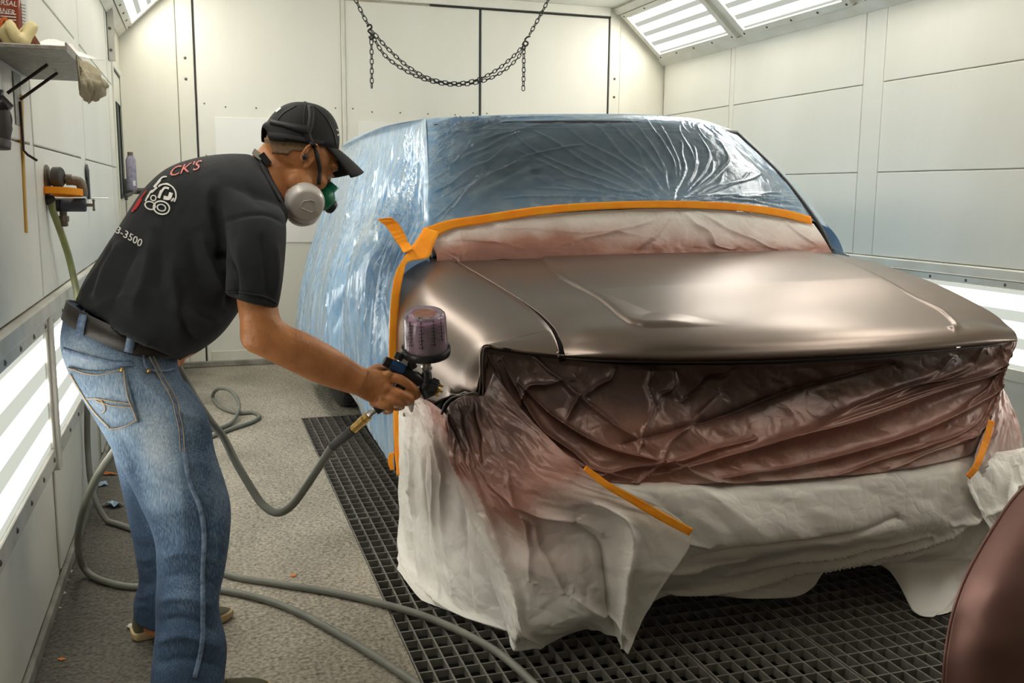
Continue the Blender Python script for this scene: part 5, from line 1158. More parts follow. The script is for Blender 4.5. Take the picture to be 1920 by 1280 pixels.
# ================================================================ spray gun in the hand
def pt(x, y, Y): return at(x, y, Y=Y)
GY = 2.60
gun = thing('spray_gun', pt(775, 705, GY), 'black and blue spray gun with cup of purple paint in the painter\'s right hand', 'spray gun')
g = G(); g.tube([pt(735, 684, GY), pt(744, 690, GY), pt(775, 706, GY + .004), pt(792, 716, GY + .006)], [.017, .0185, .0195, .018], 18); obj('gun_body', g, m_gunblk, gun, 50)
g = G(); g.tube([pt(733, 682, GY - .008), pt(756, 694, GY - .010)], [.0155, .0165], 16); obj('blue_sleeve', g, m_gunblue, gun, 50)
g = G(); g.tube([pt(720, 676, GY), pt(734, 683, GY)], [.012, .0125], 12)
for k in range(12):
    a = 2 * PI * k / 12; d = pt(734, 683, GY) - pt(720, 676, GY); d /= np.linalg.norm(d); e1 = np.cross(d, (0, 1, 0)); e1 /= np.linalg.norm(e1); e2 = np.cross(d, e1)
    g.tube([pt(721, 676.5, GY) + (math.cos(a) * e1 + math.sin(a) * e2) * .0120, pt(733, 682.5, GY) + (math.cos(a) * e1 + math.sin(a) * e2) * .0125], .0018, 5)
obj('adjustment_knob', g, m_gunblk, gun, 50)
g = G(); g.tube([pt(746, 674, GY), pt(752, 662, GY)], [.014, .015], 14); obj('pressure_knob', g, m_gunblk, gun, 40)
g = G(); g.obox(pt(756, 674, GY), (.012, 0, -.004), (0, .010, 0), (.004, 0, .012)); g.tube([pt(752, 664, GY), pt(760, 678, GY)], .008, 12); obj('steel_block', g, m_steel, gun, 40)
g = G(); g.tube([pt(766, 672, GY), pt(775, 690, GY)], [.011, .013], 12); obj('trigger_pivot', g, m_gunblk, gun, 40)
g = G(); g.tube(crom([pt(800, 697, GY), pt(800, 712, GY), pt(799, 728, GY), pt(806, 742, GY - .002)], 12), list(np.linspace(.0135, .0205, 12)), 18); g.ball(pt(797, 724, GY), .020, 14); obj('gun_head', g, m_gunblk, gun, 50)
a0, a1 = pt(803, 722, GY), pt(822, 731, GY - .008); d = (a1 - a0) / np.linalg.norm(a1 - a0); e1 = np.cross(d, (0, 1, 0)); e1 /= np.linalg.norm(e1); e2 = np.cross(d, e1)
g = G(); g.lathe([(.019, 0), (.0235, .003), (.0235, .024), (.020, .028), (.010, .028)], a0, tuple(d), 24)
for k in range(14):
    a = 2 * PI * k / 14; r_ = (math.cos(a) * e1 + math.sin(a) * e2) * .0242; g.tube([a0 + d * .004 + r_, a0 + d * .023 + r_], .0026, 6)
obj('air_cap_ring', g, m_gunblk, gun, 40)
g = G(); g.lathe([(.013, .026), (.011, .034), (.0045, .036), (.004, .044), (.002, .045)], a0, tuple(d), 16)
for s_ in (-1, 1): g.lathe([(.005, .026), (.004, .038), (.001, .040)], a0 + e1 * .015 * s_, tuple(d), 10)
obj('air_nozzle', g, m_brass, gun, 40)
g = G(); g.tube([pt(764, 708, GY), pt(744, 735, GY), pt(720, 758, GY), pt(704, 770, GY)], [.015, .0165, .0160, .0135], 16); obj('handle', g, m_gunblk, gun, 50)
g = G(); g.tube(crom([pt(786, 706, GY), pt(790, 728, GY), pt(780, 745, GY + .005), pt(765, 757, GY + .01)], 10), .004, 8); obj('trigger', g, m_steel, gun, 50)
c0 = pt(799, 664, GY); ax = np.array([-.085, -.25, .965]); ax /= np.linalg.norm(ax)
g = G(); g.lathe([(.0125, -.058), (.0125, -.046), (.0160, -.045), (.0160, -.038), (.0125, -.036), (.0125, -.024), (.020, -.012), (.028, -.004)], c0, tuple(ax), 20); obj('cup_neck', g, m_steel, gun, 40)
g = G(); g.lathe([(.028, -.006), (.060, -.002), (.0685, .002), (.0700, .008), (.0700, .021), (.0685, .024), (.0655, .024), (.0655, .010), (.03, .006)], c0, tuple(ax), 48); obj('cup_lid', g, m_gunblk, gun, 40)
m_clear = bpy.data.materials.new('clear_cup_plastic'); m_clear.use_nodes = True; nt = m_clear.node_tree; N = nt.nodes; L = nt.links; N.clear(); out = N.new('ShaderNodeOutputMaterial')
tr = N.new('ShaderNodeBsdfTransparent'); tr.inputs[0].default_value = (.93, .93, .95, 1); df = N.new('ShaderNodeBsdfDiffuse'); df.inputs[0].default_value = (.75, .72, .75, 1); gl = N.new('ShaderNodeBsdfGlossy'); gl.inputs['Roughness'].default_value = .12
a_ = N.new('ShaderNodeMixShader'); a_.inputs[0].default_value = .14; L.new(tr.outputs[0], a_.inputs[1]); L.new(df.outputs[0], a_.inputs[2])
fr = N.new('ShaderNodeFresnel'); fr.inputs[0].default_value = 1.5; b_ = N.new('ShaderNodeMixShader'); L.new(fr.outputs[0], b_.inputs[0]); L.new(a_.outputs[0], b_.inputs[1]); L.new(gl.outputs[0], b_.inputs[2]); L.new(b_.outputs[0], out.inputs[0])
cupg = G(); cupg.lathe([(.0640, .012), (.0625, .030), (.0585, .112), (.0565, .122), (.0515, .127), (.0360, .127), (.0340, .123), (.001, .123)], c0, tuple(ax), 48, False); cup = obj('cup', cupg, m_clear, gun, 40)
m_pp = M('purple_paint_bag', (.46, .22, .35), .45, col2=(.36, .15, .27), ns=16, bump=.3, bs=40)
g = G(); g.lathe([(.0600, .014), (.0590, .030), (.0560, .100), (.050, .110), (.001, .112)], c0, tuple(ax), 40, False); obj('paint', g, m_pp, cup, 60)
m_rust = M('dried_paint', (.30, .13, .085), .5, col2=(.20, .07, .045), ns=60); g = G(); g.lathe([(.0335, .1235), (.0335, .1245), (.001, .1245)], c0, tuple(ax), 32); obj('dried_paint_disc', g, m_rust, cup, 40)
CB = BVHTree.FromPolygons([Vector(v) for v in cupg.v], cupg.f)
L_ = []
for j, (x, y0, y1) in enumerate(((769, 602, 651), (789, 604, 656), (812, 600, 650), (826, 590, 640))):
    L_.append(([(x, y0), (x + 3, y1)], .9))
    for k in range(8): yy = y0 + (y1 - y0) * (k + .5) / 8; L_.append(([(x - (4 if k % 2 else 2), yy), (x + (6 if k % 2 else 3), yy - 1)], .8))
strokes('measuring_scale', L_, CB, m_black, cup, .0008)
for (x, y, s_) in ((763, 597, "2:1"), (784, 599, "4:1"), (806, 596, "3:1")): textobj('scale_number', s_, (x, y), (1, -.02), (.03, -1), 7.5, CB, m_black, cup, .0008)

# ================================================================ hoses
m_hose = M('grey_green_air_hose', (.20, .205, .165), .5, col2=(.15, .15, .125), ns=9, bump=.15, bs=120)
m_hose_y = M('yellow_green_hose', (.42, .47, .12), .5, col2=(.20, .21, .12), ns=6, nfac=.6)
m_hose_d = M('ribbed_grey_grip', (.09, .09, .09), .6)
def hp3(pts):
    o_ = []
    for p in pts: o_.append(at(p[0], p[1], Y=p[2]) if len(p) == 3 else at(p[0], p[1], Z=.0125))
    return o_
path = hp3([(622, 838, 2.68), (600, 872, 2.70), (575, 910, 2.72), (548, 946, 2.74), (520, 961, 2.76), (492, 945, 2.80), (465, 905, 2.84), (440, 862, 2.88), (418, 818, 2.92), (395, 790, 2.94), (365, 745, 2.93), (335, 690, 2.93), (318, 668, 2.915), (312, 700, 3.0), (300, 760, 3.08), (262, 800, 3.10),
            (228, 828, 3.10), (205, 858, 3.12), (178, 900, 3.18), (155, 960, 3.28), (146, 1015, 3.42), (156, 1062, 3.50)]) + hp3([(185, 1086), (225, 1097), (262, 1100), (340, 1096), (425, 1108), (500, 1125), (560, 1148), (620, 1180), (690, 1222), (760, 1268), (830, 1320)])
P = crom(path, 260); P[:, 2] = np.maximum(P[:, 2], .0125)
hose = thing('air_hose', (float(P[0][0]), float(P[0][1]), 0), 'grey air hose from the spray gun through the painter\'s left hand to the floor', 'hose')
g = G(); g.tube(P, .0118, 12); obj('hose_tube', g, m_hose, hose, 60)
g = G(); g.tube([pt(704, 769, GY), pt(698, 772, GY), pt(692, 778, GY + .005)], [.009, .0095, .010], 8); obj('steel_fitting', g, m_steel, hose, 30)
g = G(); aa, bb = pt(692, 778, GY + .005), pt(661, 806, GY + .04); d = bb - aa; Lb = np.linalg.norm(d); g.lathe([(.010, 0), (.0125, .002), (.0125, Lb * .22), (.0105, Lb * .25), (.0135, Lb * .28), (.0135, Lb * .5), (.0115, Lb * .53), (.0125, Lb * .56), (.0125, Lb * .95), (.010, Lb)], aa, tuple(d), 8); obj('brass_coupling', g, m_brass, hose, 30)
cc = pt(622, 838, 2.68); d = cc - bb; Lb = np.linalg.norm(d); prof = []
for k in range(14): prof += [(.0150 - .0002 * k, Lb * k / 14), (.0150 - .0002 * k, Lb * (k + .6) / 14), (.0132, Lb * (k + .7) / 14), (.0132, Lb * (k + .95) / 14)]
g = G(); g.lathe(prof, bb, tuple(d), 16); obj('ribbed_grip', g, m_hose_d, hose, 30)
path = [pt(93, 376, 3.62), pt(101, 400, 3.62), pt(114, 435, 3.66), pt(128, 478, 3.72), pt(138, 520, 3.78), pt(146, 560, 3.86), pt(156, 640, 4.02), pt(163, 740, 4.16), pt(164, 830, 4.2), pt(170, 900, 4.14), pt(182, 945, 4.08)] + hp3([(204, 978), (235, 987), (300, 1010), (360, 1045), (430, 1078), (520, 1094), (620, 1110), (710, 1130), (790, 1153), (860, 1182), (920, 1214), (965, 1248), (1010, 1292), (1050, 1340)])
P = crom(path, 220); P[:, 0] = np.maximum(P[:, 0], XL + .030); P[:, 2] = np.maximum(P[:, 2], .0125)
hg2 = G(); hg2.tube(P[:60], .0118, 12); h2 = thing('air_hose', tuple(P[60]), 'air hose hanging from the wall regulator and crossing the floor past the painter\'s feet', 'hose')
obj('yellow_green_upper_hose', hg2, m_hose_y, h2, 60, label='yellowish green upper length of the hose'); g = G(); g.tube(P[59:], .0120, 12); obj('hose_tube', g, m_hose, h2, 60)
path = hp3([(380, 824), (405, 815), (440, 802), (475, 790), (486, 780), (474, 773), (445, 774), (415, 764), (400, 748)]) + [pt(401, 736, 6.3), pt(412, 728, 6.2), pt(430, 731, 6.1), pt(443, 744, 6.0), pt(448, 762, 5.9), pt(443, 780, 5.75)] + hp3([(430, 795), (408, 803), (385, 806)])
g = G(); P = crom(path, 120); P[:, 2] = np.maximum(P[:, 2], .0125); g.tube(P, .0115, 10); tag(obj('air_hose', g, m_hose, None, 60), 'looped end of grey hose on the floor behind the painter\'s thigh', 'hose')

# ================================================================ things on the left wall
m_galv = M('spotted_galvanised_steel', (.36, .345, .31), .5, .35, col2=(.20, .19, .165), ns=60, nfac=.7, bump=.15, bs=60)
m_brk = M('brown_painted_bracket', (.045, .022, .022), .5)
ZS = 1.69
sh = thing('shelf', (-.4, 3.08, ZS), 'metal wall shelf at upper left on brown brackets, cluttered with shop supplies', 'shelf')
g = G(); g.bbox((XL + .013, 2.70, ZS), (-.295, 3.44, ZS + .012), .002); g.bbox((-.298, 2.70, ZS - .004), (-.293, 3.44, ZS + .02), .001); obj('shelf_board', g, m_galv, sh)
for y, hk in ((3.18, 1), (2.98, 0)):
    g = G(); g.tube([(XL + .02, y, 1.605), (-.375, y, ZS - .004)], .0045, 8)
    if hk: g.tube([(XL + .02, y, 1.60), (XL + .02, y, 1.46), (XL + .03, y, 1.447), (XL + .055, y, 1.43)], .0038, 8)
    obj('bracket', g, m_brk, sh, 60)
g = G(); g.box((XL + .012, 3.12, 1.53), (XL + .016, 3.24, 1.68)); obj('wall_plate', g, m_galv, sh)
# can of cleaner with its printed label
m_redl = M('orange_red_label', (.42, .07, .02), .35, col2=(.10, .015, .01), ns=9, nfac=.5, coat=.4); m_blkl = M('black_label', (.02, .018, .018), .3, coat=.4); m_whl = M('white_label', (.70, .69, .66), .4)
cc = pt(9, 60, 2.90); cc[0] = max(cc[0], -.446); cc[2] = ZS + .013; R_ = .041
can = thing('cleaner_can', tuple(cc), 'tall can of universal cleaner with a black and orange-red label on the shelf', 'can')
cg = G(); cg.lathe([(R_ * .97, 0), (R_, .004), (R_, .27), (R_ * .97, .275), (R_ * .3, .29), (R_ * .3, .31), (.001, .31)], cc, (0, 0, 1), 48); obj('can_body', cg, m_whl, can, 40)
def wrap(name, a0, a1, z0, z1, m, r=R_ + .0006, c=cc):
    rows = [[(c[0] + r * math.cos(a), c[1] + r * math.sin(a), c[2] + z) for z in (z0, z1)] for a in np.linspace(math.radians(a0), math.radians(a1), 24)]
    g = G(); g.grid(np.array(rows)); o = obj(name, g, m, can, 60); return o
wrap('label', 190, 318, .012, .145, m_redl); wrap('label', 190, 318, .145, .262, m_blkl)
CBV = BVHTree.FromPolygons([Vector(v) for v in cg.v], cg.f)
textobj('lettering', 'UNIVERSAL', (-37, 3), (1, .14), (.12, -1), 13.5, CBV, m_white, can, .0015); textobj('lettering', 'GUN CLEANER', (-57, 14), (.93, .16), (.12, -1), 13.5, CBV, m_white, can, .0015)
strokes('small_print', [([(-30 + 3 * (k % 2), 22 + 5.5 * k), (30, 27 + 5.5 * k)], 1.6) for k in range(3)], CBV, m_white, can, .0015)
strokes('label_triangle', [([(-6, 62), (9, 34), (24, 62)], 6), ([(-8, 56), (26, 58)], 5)], CBV, M('bright_orange_print', (.75, .16, .03), .4), can, .0016)
strokes('small_print', [([(38, 8 + 6 * k), (47, 10 + 6 * k)], 1.0) for k in range(8)], CBV, m_black, can, .0015)
def crumpled(name, ctrl, m, label, cat, seed, amp=.012, fs=18, nu=70, nv=70, th=.0012, folds=(), fine=.003, onshelf=True):
    A = wrinkle(surf(px(ctrl), nu, nv), seed, amp, fs, fine, folds, (0, 0, 0, 0))
    lim = ZS + .014
    if onshelf: A[..., 2] = np.maximum(A[..., 2], lim + .002 * (seed % 4))
    else: A[..., 2] = np.where((A[..., 0] < -.291), np.maximum(A[..., 2], lim), A[..., 2])
    if 1: return sheet(name, [A], m, label, cat, thick=th)
m_yc = M('pale_yellow_cloth', (.72, .62, .34), .9, bump=.3, bs=300); m_tc = M('tan_tack_cloth', (.42, .37, .26), .9, col2=(.30, .26, .18), ns=30, bump=.4, bs=250); m_sand = M('brown_sandpaper', (.20, .075, .03), .9, bump=.4, bs=900); m_sandg = M('grey_sandpaper', (.075, .075, .08), .9, bump=.4, bs=900); m_wp = M('thin_white_paper', (.80, .75, .70), .7)
g = G(); c = pt(36, 79, 2.83)
g2 = []
rk = random.Random(3)
cl = [c + np.array([.028 * math.cos(t) * (1 + .3 * math.sin(3 * t)), .02 * math.sin(t), .022 * math.sin(2 * t + .5)]) for t in np.linspace(0, 4 * PI, 26)]
g.tube(crom(cl, 80), list(.010 + .005 * np.abs(np.sin(np.linspace(0, 9, 80)))), 10); V, Nn, F = remesh(g, .0035, 2); V = V + Nn * (.004 * (tri(V[:, 0] * 60, V[:, 2] * 60, 2) - .5))[:, None]
V[:, 2] += (ZS + .015) - V[:, 2].min(); tag(rawobj('cloth', V, F, m_yc, None), 'crumpled pale yellow cloth on the shelf beside the cleaner can', 'cloth')
V2 = V * [1, 1, 1]; 
crumpled('sandpaper', [[(42, 60, 2.90), (62, 61, 2.90)], [(52, 76, 2.87), (68, 70, 2.87)], [(62, 90, 2.84), (76, 82, 2.84)]], m_sand, 'small square of brown sandpaper leaning on the shelf', 'sandpaper', 4, .003, 20, 20, 20)
crumpled('paper_cone', [[(66, 92, 2.96), (70, 82, 2.98), (84, 75, 3.05), (105, 75, 3.08), (135, 83, 3.05)], [(66, 95, 2.93), (80, 90, 2.94), (98, 88, 3.0), (120, 90, 3.03), (148, 96, 3.03)], [(72, 99, 2.9), (95, 98, 2.9), (118, 100, 2.92), (150, 106, 2.97), (200, 116, 3.02)]],
         m_wp, 'white paper strainer with a pointed end on the shelf', 'strainer', 6, .003, 20, 40, 60)
crumpled('sandpaper', [[(42, 94, 2.86), (75, 96, 2.88), (128, 99, 2.92)], [(62, 102, 2.82), (92, 108, 2.82), (118, 103, 2.88)]], m_sandg, 'dark grey sheet of sandpaper lying on the shelf edge', 'sandpaper', 8, .002, 20, 16, 30)
crumpled('cloth', [[(48, 105, 2.84), (70, 108, 2.84), (92, 106, 2.86), (112, 103, 2.9)], [(80, 114, 2.8), (92, 117, 2.8), (102, 116, 2.82), (118, 108, 2.9)]], m_yc, 'flat pale yellow cloth hanging slightly over the shelf edge', 'cloth', 9, .006, 22, 30, 40)
crumpled('cloth', [[(112, 116, 2.95), (130, 114, 2.98), (148, 114, 3.0), (160, 118, 3.04)], [(140, 122, 2.93), (150, 122, 2.93), (164, 128, 2.95), (178, 136, 3.0)], [(149, 140, 2.95), (158, 142, 2.9), (172, 142, 2.92), (195, 150, 2.98)], [(150, 160, 2.97), (160, 162, 2.88), (178, 160, 2.9), (200, 164, 2.98)], [(158, 178, 2.97), (164, 184, 2.9), (178, 186, 2.92), (190, 176, 2.98)], [(165, 186, 2.96), (169, 190, 2.93), (176, 192, 2.93), (182, 186, 2.96)]],
         m_tc, 'tan tack cloth hanging off the right end of the shelf', 'cloth', 12, .022, 18, 70, 60, folds=[(.2, .3, .4, 1, .006, .012), (.6, .3, .5, 1, .006, -.012), (.8, .2, .75, .9, .006, .01)], onshelf=False)
# yellow tube, regulator with its orange tape roll
g = G(); g.tube(crom([pt(37, 178, 3.22), pt(39, 260, 3.20), pt(42, 350, 3.18), pt(46, 436, 3.16)], 20), .0098, 10); tag(obj('yellow_tube', g, M('translucent_yellow', (.62, .36, .05), .4), None, 60), 'thin yellow tube hanging on the left wall below the shelf', 'tube')
m_rustp = M('dirty_iron_pipe', (.11, .09, .07), .6, .4, col2=(.20, .165, .12), ns=25, bump=.3, bs=90)
RY = 3.65
rg = thing('air_regulator', pt(110, 385, RY), 'rusty pipe and air regulator mounted on the left wall', 'regulator')
g = G(); c = pt(66, 336, RY); c[0] = XL + .013; g.lathe([(.050, 0), (.050, .006), (.044, .010), (.022, .012), (.020, .024)], c, (1, 0, 0), 28); obj('wall_flange', g, m_rustp, rg, 40)
g = G(); e = np.array([-.405, RY, c[2] - .002]); g.tube([c + np.array([.01, 0, 0]), e], .0125, 14); g.tube(crom([e, e + [.022, 0, -.006], e + [.03, 0, -.03], e + [.03, 0, -.055]], 12), .0165, 14); g.lathe([(.019, 0), (.019, .018)], c + np.array([.062, 0, 0]), (1, 0, 0), 8); obj('pipe', g, m_rustp, rg, 50)
g = G(); q = pt(109, 332, RY - .02); g.lathe([(.030, 0), (.034, .002), (.034, .026), (.030, .030), (.001, .030)], q - np.array([.015, .0, 0]), (1, -.25, 0), 28); g.obox(q + np.array([0, .0, -.036]), (.012, 0, 0), (0, .012, 0), (0, 0, .014)); obj('gauge', g, M('dark_gauge_case', (.05, .045, .04), .6), rg, 40)
g = G(); b0 = pt(112, 384, RY); g.lathe([(.020, 0), (.0235, .004), (.0235, .080), (.021, .084), (.001, .084)], b0, (1, 0, 0), 24); g.lathe([(.018, -.03), (.0235, -.026), (.0235, 0)], b0, (1, 0, 0), 20); obj('regulator_body', g, M('dark_blue_grey_casting', (.035, .04, .06), .5), rg, 40)
g = G(); g.lathe([(.006, .084), (.006, .104)], b0, (1, 0, 0), 10); g.obox(b0 + np.array([.108, 0, 0]), (.003, 0, 0), (0, .006, 0), (0, 0, .017)); g.ball(b0 + np.array([.108, 0, .016]), .005, 8); g.ball(b0 + np.array([.108, 0, -.016]), .005, 8); obj('tee_handle', g, m_rustp, rg, 50)
g = G(); f0 = pt(118, 392, RY); g.lathe([(.012, 0), (.012, -.022), (.018, -.024), (.018, -.040), (.014, -.044), (.014, -.058), (.006, -.060)], f0, (0, 0, 1), 8); obj('drain_fitting', g, m_rustp, rg, 30)
g = G(); h0 = pt(92, 374, RY - .03); g.ball(h0, (.020, .020, .020), 14); g.tube([h0, b0 + np.array([-.02, 0, 0])], .015, 12); obj('hose_elbow', g, m_black, rg, 50)
g = G(); tp = pt(113, 366, RY - .01); g.lathe([(.046, 0), (.0735, 0), (.0735, .022), (.046, .022), (.046, 0)], tp, (.03, .1, 1), 48, False); tag(obj('tape_roll', g, m_tape, None, 40), 'roll of bright orange masking tape resting on the wall regulator', 'tape roll')
# hanging gun cut by the left edge
hg_ = thing('spray_gun', pt(2, 230, 2.72), 'dark spray gun hanging below the shelf, cut by the left picture edge', 'spray gun')
g = G(); g.tube([pt(-12, 205, 2.72), pt(8, 196, 2.72), pt(18, 205, 2.72)], [.022, .024, .014], 14); g.tube([pt(6, 196, 2.72), pt(-2, 180, 2.72), pt(-2, 168, 2.72)], .010, 10); obj('gun_body', g, m_gunblk, hg_, 50)
g = G(); g.tube([pt(2, 205, 2.72), pt(4, 240, 2.72), pt(0, 268, 2.72)], [.020, .024, .021], 16); g.lathe([(.024, 0), (.026, .004), (.026, .02), (.012, .024)], pt(0, 262, 2.72), (-.1, -.2, -1), 20); obj('handle', g, M('dark_grey_handle', (.045, .04, .04), .5), hg_, 50)
g = G(); g.tube(crom([pt(14, 204, 2.72), pt(20, 222, 2.72), pt(19, 242, 2.72)], 8), .004, 8); obj('trigger', g, m_gunblk, hg_, 50)
g = G(); g.tube([pt(-2, 170, 2.72), pt(-2, 140, 2.72), (pt(-2, 140, 2.72)[0], 2.72, ZS)], .003, 6); obj('hanging_hook', g, m_steel, hg_, 50)
# black wall strap
st = thing('wall_clip', pt(157, 340, 4.95), 'narrow black and silver wall clip behind the regulator', 'clip')
g = G(); g.lathe([(.038, 0), (.038, .006), (.030, .009), (.001, .009)], (XL + .013, 4.95, 1.425), (1, 0, 0), 24); g.bbox((XL + .013, 4.935, 1.30), (XL + .022, 4.985, 1.42), .002); obj('pad', g, m_black, st, 40)
g = G(); g.bbox((XL + .022, 4.95, 1.30), (XL + .026, 4.975, 1.44), .001); g.tube([(XL + .026, 4.96, 1.305), (XL + .10, 4.98, 1.305)], .002, 6); obj('plate', g, m_steel, st)
# strut channel
ch = thing('strut_channel', (XL, 6.66, 2.14), 'short steel strut channel high on the left wall above the door', 'channel')
g = G(); g.box((XL + .012, 6.62, 2.14), (XL + .016, 6.70, 2.50)); g.box((XL + .012, 6.62, 2.14), (XL + .05, 6.624, 2.50)); g.box((XL + .012, 6.696, 2.14), (XL + .05, 6.70, 2.50)); obj('channel', g, m_frame, ch)
g = G()
for z in (2.20, 2.33, 2.45): g.lathe([(.010, 0), (.010, .004), (.001, .005)], (XL + .030, 6.62, z), (0, -1, 0), 10)
obj('bolts', g, m_screw, ch, 40)
# door at the far end of the left wall
d4 = thing('door_4', (XL, 7.2, 0), '', ''); del d4['label']; del d4['category']; d4['kind'] = 'structure'
g = G(); g.bbox((XL, 6.90, .0), (XL + .012, 7.50, 1.28), .002); g.bbox((XL, 6.90, 1.93), (XL + .012, 7.50, 2.12), .002); g.bbox((XL, 6.90, 1.28), (XL + .012, 7.02, 1.93), .002); g.bbox((XL, 7.36, 1.28), (XL + .012, 7.50, 1.93), .002); obj('door_leaf', g, m_wall2, d4)
g = G(); g.bbox((XL, 6.84, 0), (XL + .022, 6.885, 2.18), .003); g.bbox((XL, 7.515, 0), (XL + .022, 7.56, 2.18), .003); g.bbox((XL, 6.885, 2.135), (XL + .022, 7.515, 2.18), .003); obj('door_frame', g, m_wall2, d4)
g = G(); g.box((XL, 7.502, 0), (XL + .014, 7.514, 2.13)); g.box((XL, 6.886, 2.122), (XL + .014, 7.502, 2.134)); g.box((XL, 6.886, 0), (XL + .006, 6.899, 2.122)); g.tube([(XL + .014, 7.03, 1.29), (XL + .014, 7.03, 1.92), (XL + .014, 7.35, 1.92), (XL + .014, 7.35, 1.29), (XL + .014, 7.03, 1.29)], .006, 6); obj('gasket', g, m_gasket, d4)
g = G(); g.box((XL + .002, 7.02, 1.28), (XL + .006, 7.36, 1.93)); obj('window_pane', g, M('grey_green_glass', (.36, .41, .37), .12), d4)
g = G(); g.box((XL, 7.56, 0), (XL + .012, 7.63, HZ)); g.box((XL, 6.84, 2.18), (XL + .012, 7.56, HZ)); obj('wall_strip', g, m_wall2, d4)
g = G(); g.tube([(XL + .05, 6.92, 1.30), (XL + .075, 7.0, 1.315), (XL + .085, 7.12, 1.33), (XL + .085, 7.5, 1.335)], .014, 10); g.tube([(XL + .012, 7.44, 1.335), (XL + .16, 7.44, 1.335)], .022, 12); g.box((XL + .012, 7.40, 1.27), (XL + .03, 7.48, 1.42)); obj('panic_bar', g, M('dark_bar_metal', (.06, .055, .05), .5, .3), d4, 50)
sc_ = thing('spray_can', (XL + .085, 7.06, 1.345), 'lavender labelled spray can standing on the door bar', 'spray can')
g = G(); g.lathe([(.030, 0), (.033, .004), (.033, .20), (.030, .205), (.020, .225), (.001, .23)], (XL + .085, 7.06, 1.345), (0, 0, 1), 24); obj('can_body', g, M('lavender_label', (.33, .30, .38), .4, col2=(.20, .18, .26), ns=50), sc_, 40)
g = G(); g.lathe([(.018, .222), (.018, .25), (.001, .252)], (XL + .085, 7.06, 1.345), (0, 0, 1), 16); obj('cap', g, M('brown_cap', (.14, .11, .08), .6), sc_, 40)
g = G(); g.box((XL + .085 + .010, 7.06 - .0345, 1.37), (XL + .085 + .026, 7.06 - .030, 1.405)); obj('barcode', g, m_white, sc_)

# ================================================================ the chain at the back
m_chain = M('dark_chain_steel', (.025, .025, .024), .45, .6)
CYc = 6.0
t = thing('chain', pt(855, 158, CYc), 'dark double chain hanging in a curve from the ceiling before the back wall', 'chain')
lg = G(); Ll, wl = .017, .0095
ring = [(wl * math.cos(a), 0, (Ll - wl) * (1 if math.sin(a) > 0 else -1) + wl * math.sin(a)) for a in np.linspace(0, 2 * PI, 15)[:-1]]
rp = [np.array(p) for p in ring]; ns_ = 6; vs = []
for i, p in enumerate(rp):
    tn = rp[(i + 1) % 14] - rp[i - 1]; tn /= np.linalg.norm(tn); nn_ = np.cross(tn, (0, 1, 0))
    for k in range(ns_): a = 2 * PI * k / ns_; vs.append(p + .0030 * (math.cos(a) * nn_ + math.sin(a) * np.array([0, 1, 0])))
lg.add(vs, [(i * ns_ + k, i * ns_ + (k + 1) % ns_, ((i + 1) % 14) * ns_ + (k + 1) % ns_, ((i + 1) % 14) * ns_ + k) for i in range(14) for k in range(ns_)])
first = [None]
def links(P, step=.0285):
    P = crom(P, 300); s_ = np.concatenate([[0], np.cumsum(np.linalg.norm(np.diff(P, axis=0), axis=1))]); n_ = int(s_[-1] / step)
    for k in range(n_ + 1):
        u = k * step; c = np.array([np.interp(u, s_, P[:, i]) for i in range(3)]); c2 = np.array([np.interp(min(u + .01, s_[-1]), s_, P[:, i]) for i in range(3)]); c1 = np.array([np.interp(max(u - .01, 0), s_, P[:, i]) for i in range(3)])
        z = Vector(c2 - c1).normalized(); x = Vector((0, 1, 0)).cross(z).normalized(); y = z.cross(x)
        a = (0.25 if k % 2 else PI / 2 - .25); R_ = Matrix((x, y, z)).transposed() @ Matrix.Rotation(a, 3, 'Z')
        if first[0] is None: o = obj('link', lg, m_chain, t, 60, origin=(0, 0, 0)); o.location = Vector(c.tolist()) - wpos(t); first[0] = o
        else: o = first[0].copy(); o.name = 'link'; link(o, t, c)
        o.rotation_euler = R_.to_euler()
links([at(655, -25, Y=CYc), at(668, 2, Y=CYc), at(680, 27, Y=CYc), at(690, 46, Y=CYc)]); links([at(1040, -28, Y=CYc), at(1026, 4, Y=CYc), at(1008, 38, Y=CYc), at(992, 66, Y=CYc)])
links([pt(699, 60, 6.0), pt(728, 92, 5.98), pt(765, 125, 5.96), pt(805, 147, 5.95), pt(850, 156, 5.95), pt(893, 150, 5.95), pt(930, 132, 5.96), pt(962, 106, 5.98), pt(983, 84, 6.0)])
links([pt(697, 66, 6.05), pt(722, 104, 6.05), pt(758, 131, 6.06), pt(800, 150, 6.07), pt(850, 159, 6.07), pt(898, 154, 6.07), pt(938, 137, 6.06), pt(968, 112, 6.05), pt(984, 88, 6.05)])
links([pt(696, 70, 6.02), pt(697, 120, 6.02), pt(697, 168, 6.02)]); links([pt(982, 88, 6.02), pt(982, 130, 6.02), pt(981, 172, 6.02)])
for pts in ([(688, 50), (694, 46), (697, 52), (690, 58), (697, 64), (702, 70), (695, 74), (692, 68)], [(994, 68), (988, 70), (984, 76), (990, 80), (987, 86), (980, 84), (983, 78)]):
    g = G(); g.tube(crom([pt(x, y, 6.0) for x, y in pts], 24), .0055, 8); obj('hook', g, m_chain, t, 60)
for x0, x1, yy in ((655, 655, -25), (1040, 1040, -28)):
    p = at(x0, yy, Y=CYc); g = G(); g.tube([p, (p[0], p[1], ZC - .003)], .0025, 6); g.lathe([(.02, 0), (.02, -.006), (.008, -.01)], (p[0], p[1], ZC), (0, 0, 1), 12); obj('ceiling_anchor', g, m_chain, t, 60)

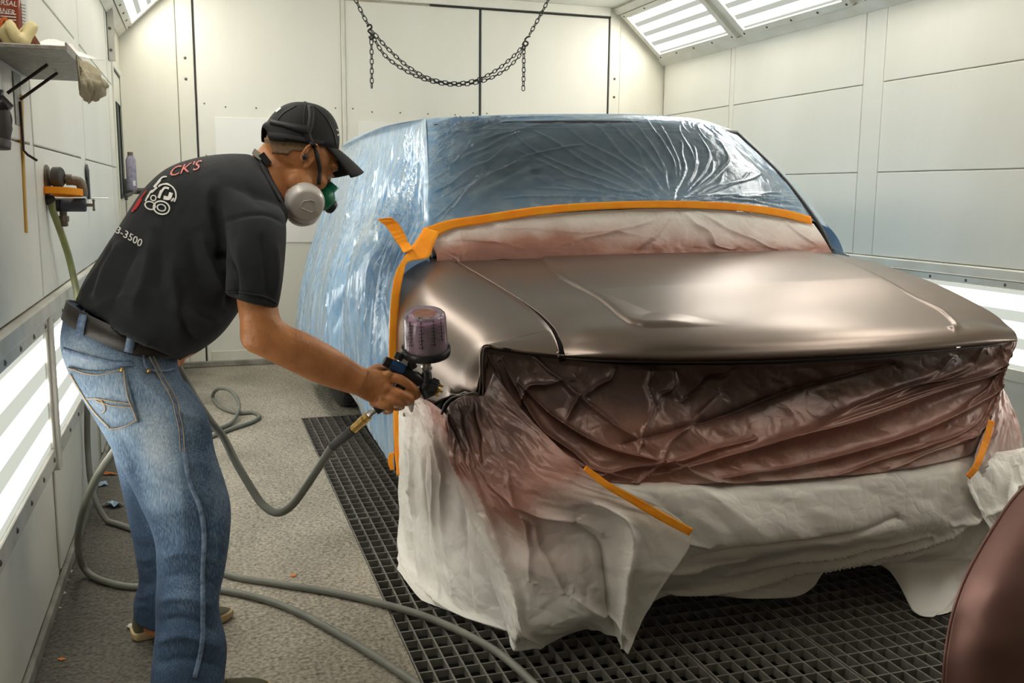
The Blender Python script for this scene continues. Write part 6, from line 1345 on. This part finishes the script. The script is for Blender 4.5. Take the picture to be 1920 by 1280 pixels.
# ================================================================ litter on the floor
m_blue = M('blue_glove_plastic', (.30, .42, .52), .4); m_or = M('orange_scrap', (.65, .20, .03), .7); m_ps = M('dirty_white_scrap', (.62, .58, .50), .8)
def scrap(name, x, y, sx, sy, m, label, cat, seed, grp=None, rise=.012):
    c = at(x, y, Z=.006); u = np.linspace(-1, 1, 14); A = np.zeros((14, 14, 3)); U, V_ = np.meshgrid(u, u, indexing='ij'); a = seed * 1.3
    rad = 1 - .25 * vnoise(U * 2 + seed, V_ * 2, seed); X_ = U * sx * rad; Y_ = V_ * sy * rad
    A[..., 0] = c[0] + X_ * math.cos(a) - Y_ * math.sin(a); A[..., 1] = c[1] + X_ * math.sin(a) + Y_ * math.cos(a); A[..., 2] = .0015 + rise * tri(U * 1.7 + seed, V_ * 1.7, seed)
    g = G(); g.grid(A); o = obj(name, g, m, None, 60); solid(o, .0008, 1); tag(o, label, cat, grp)
scrap('plastic_scrap', 212, 947, .030, .045, m_blue, 'blue torn glove scrap on the floor beside the far leg', 'scrap', 3, rise=.03)
scrap('plastic_scrap', 190, 908, .028, .022, m_blue, 'smaller blue plastic scrap behind the hanging hose', 'scrap', 5, rise=.02)
scrap('leaf_scrap', 206, 888, .035, .014, m_or, 'flat orange-brown scrap near the left wall behind the hose', 'scrap', 2)
scrap('paper_scrap', 250, 1174, .022, .014, m_ps, 'small white paper scrap beside the far shoe', 'scrap', 7)
scrap('leaf_scrap', 115, 1233, .012, .009, m_or, 'tiny orange scrap at the lower left of the floor', 'scrap', 9, rise=.004)
scrap('leaf_scrap', 550, 1077, .012, .009, m_or, 'tiny orange-red scrap on the walkway right of the painter', 'scrap', 11, rise=.004)
for k, (x, y, lb) in enumerate(((68, 1236, 'nearest white scrap by the left kerb, alone at the bottom of the picture'), (92, 1164, 'second nearest off-white scrap in the row along the left kerb'), (103, 1138, 'third off-white scrap from the bottom along the left kerb'),
                           (116, 1110, 'fourth off-white scrap from the bottom along the left kerb'), (120, 1085, 'fifth off-white scrap from the bottom along the left kerb'), (128, 1070, 'farthest off-white scrap of the row along the left kerb'))):
    scrap('paper_scrap', x, y, .016, .013, m_ps, lb, 'scrap', 13 + k, 'paper scraps along the left kerb', .004)
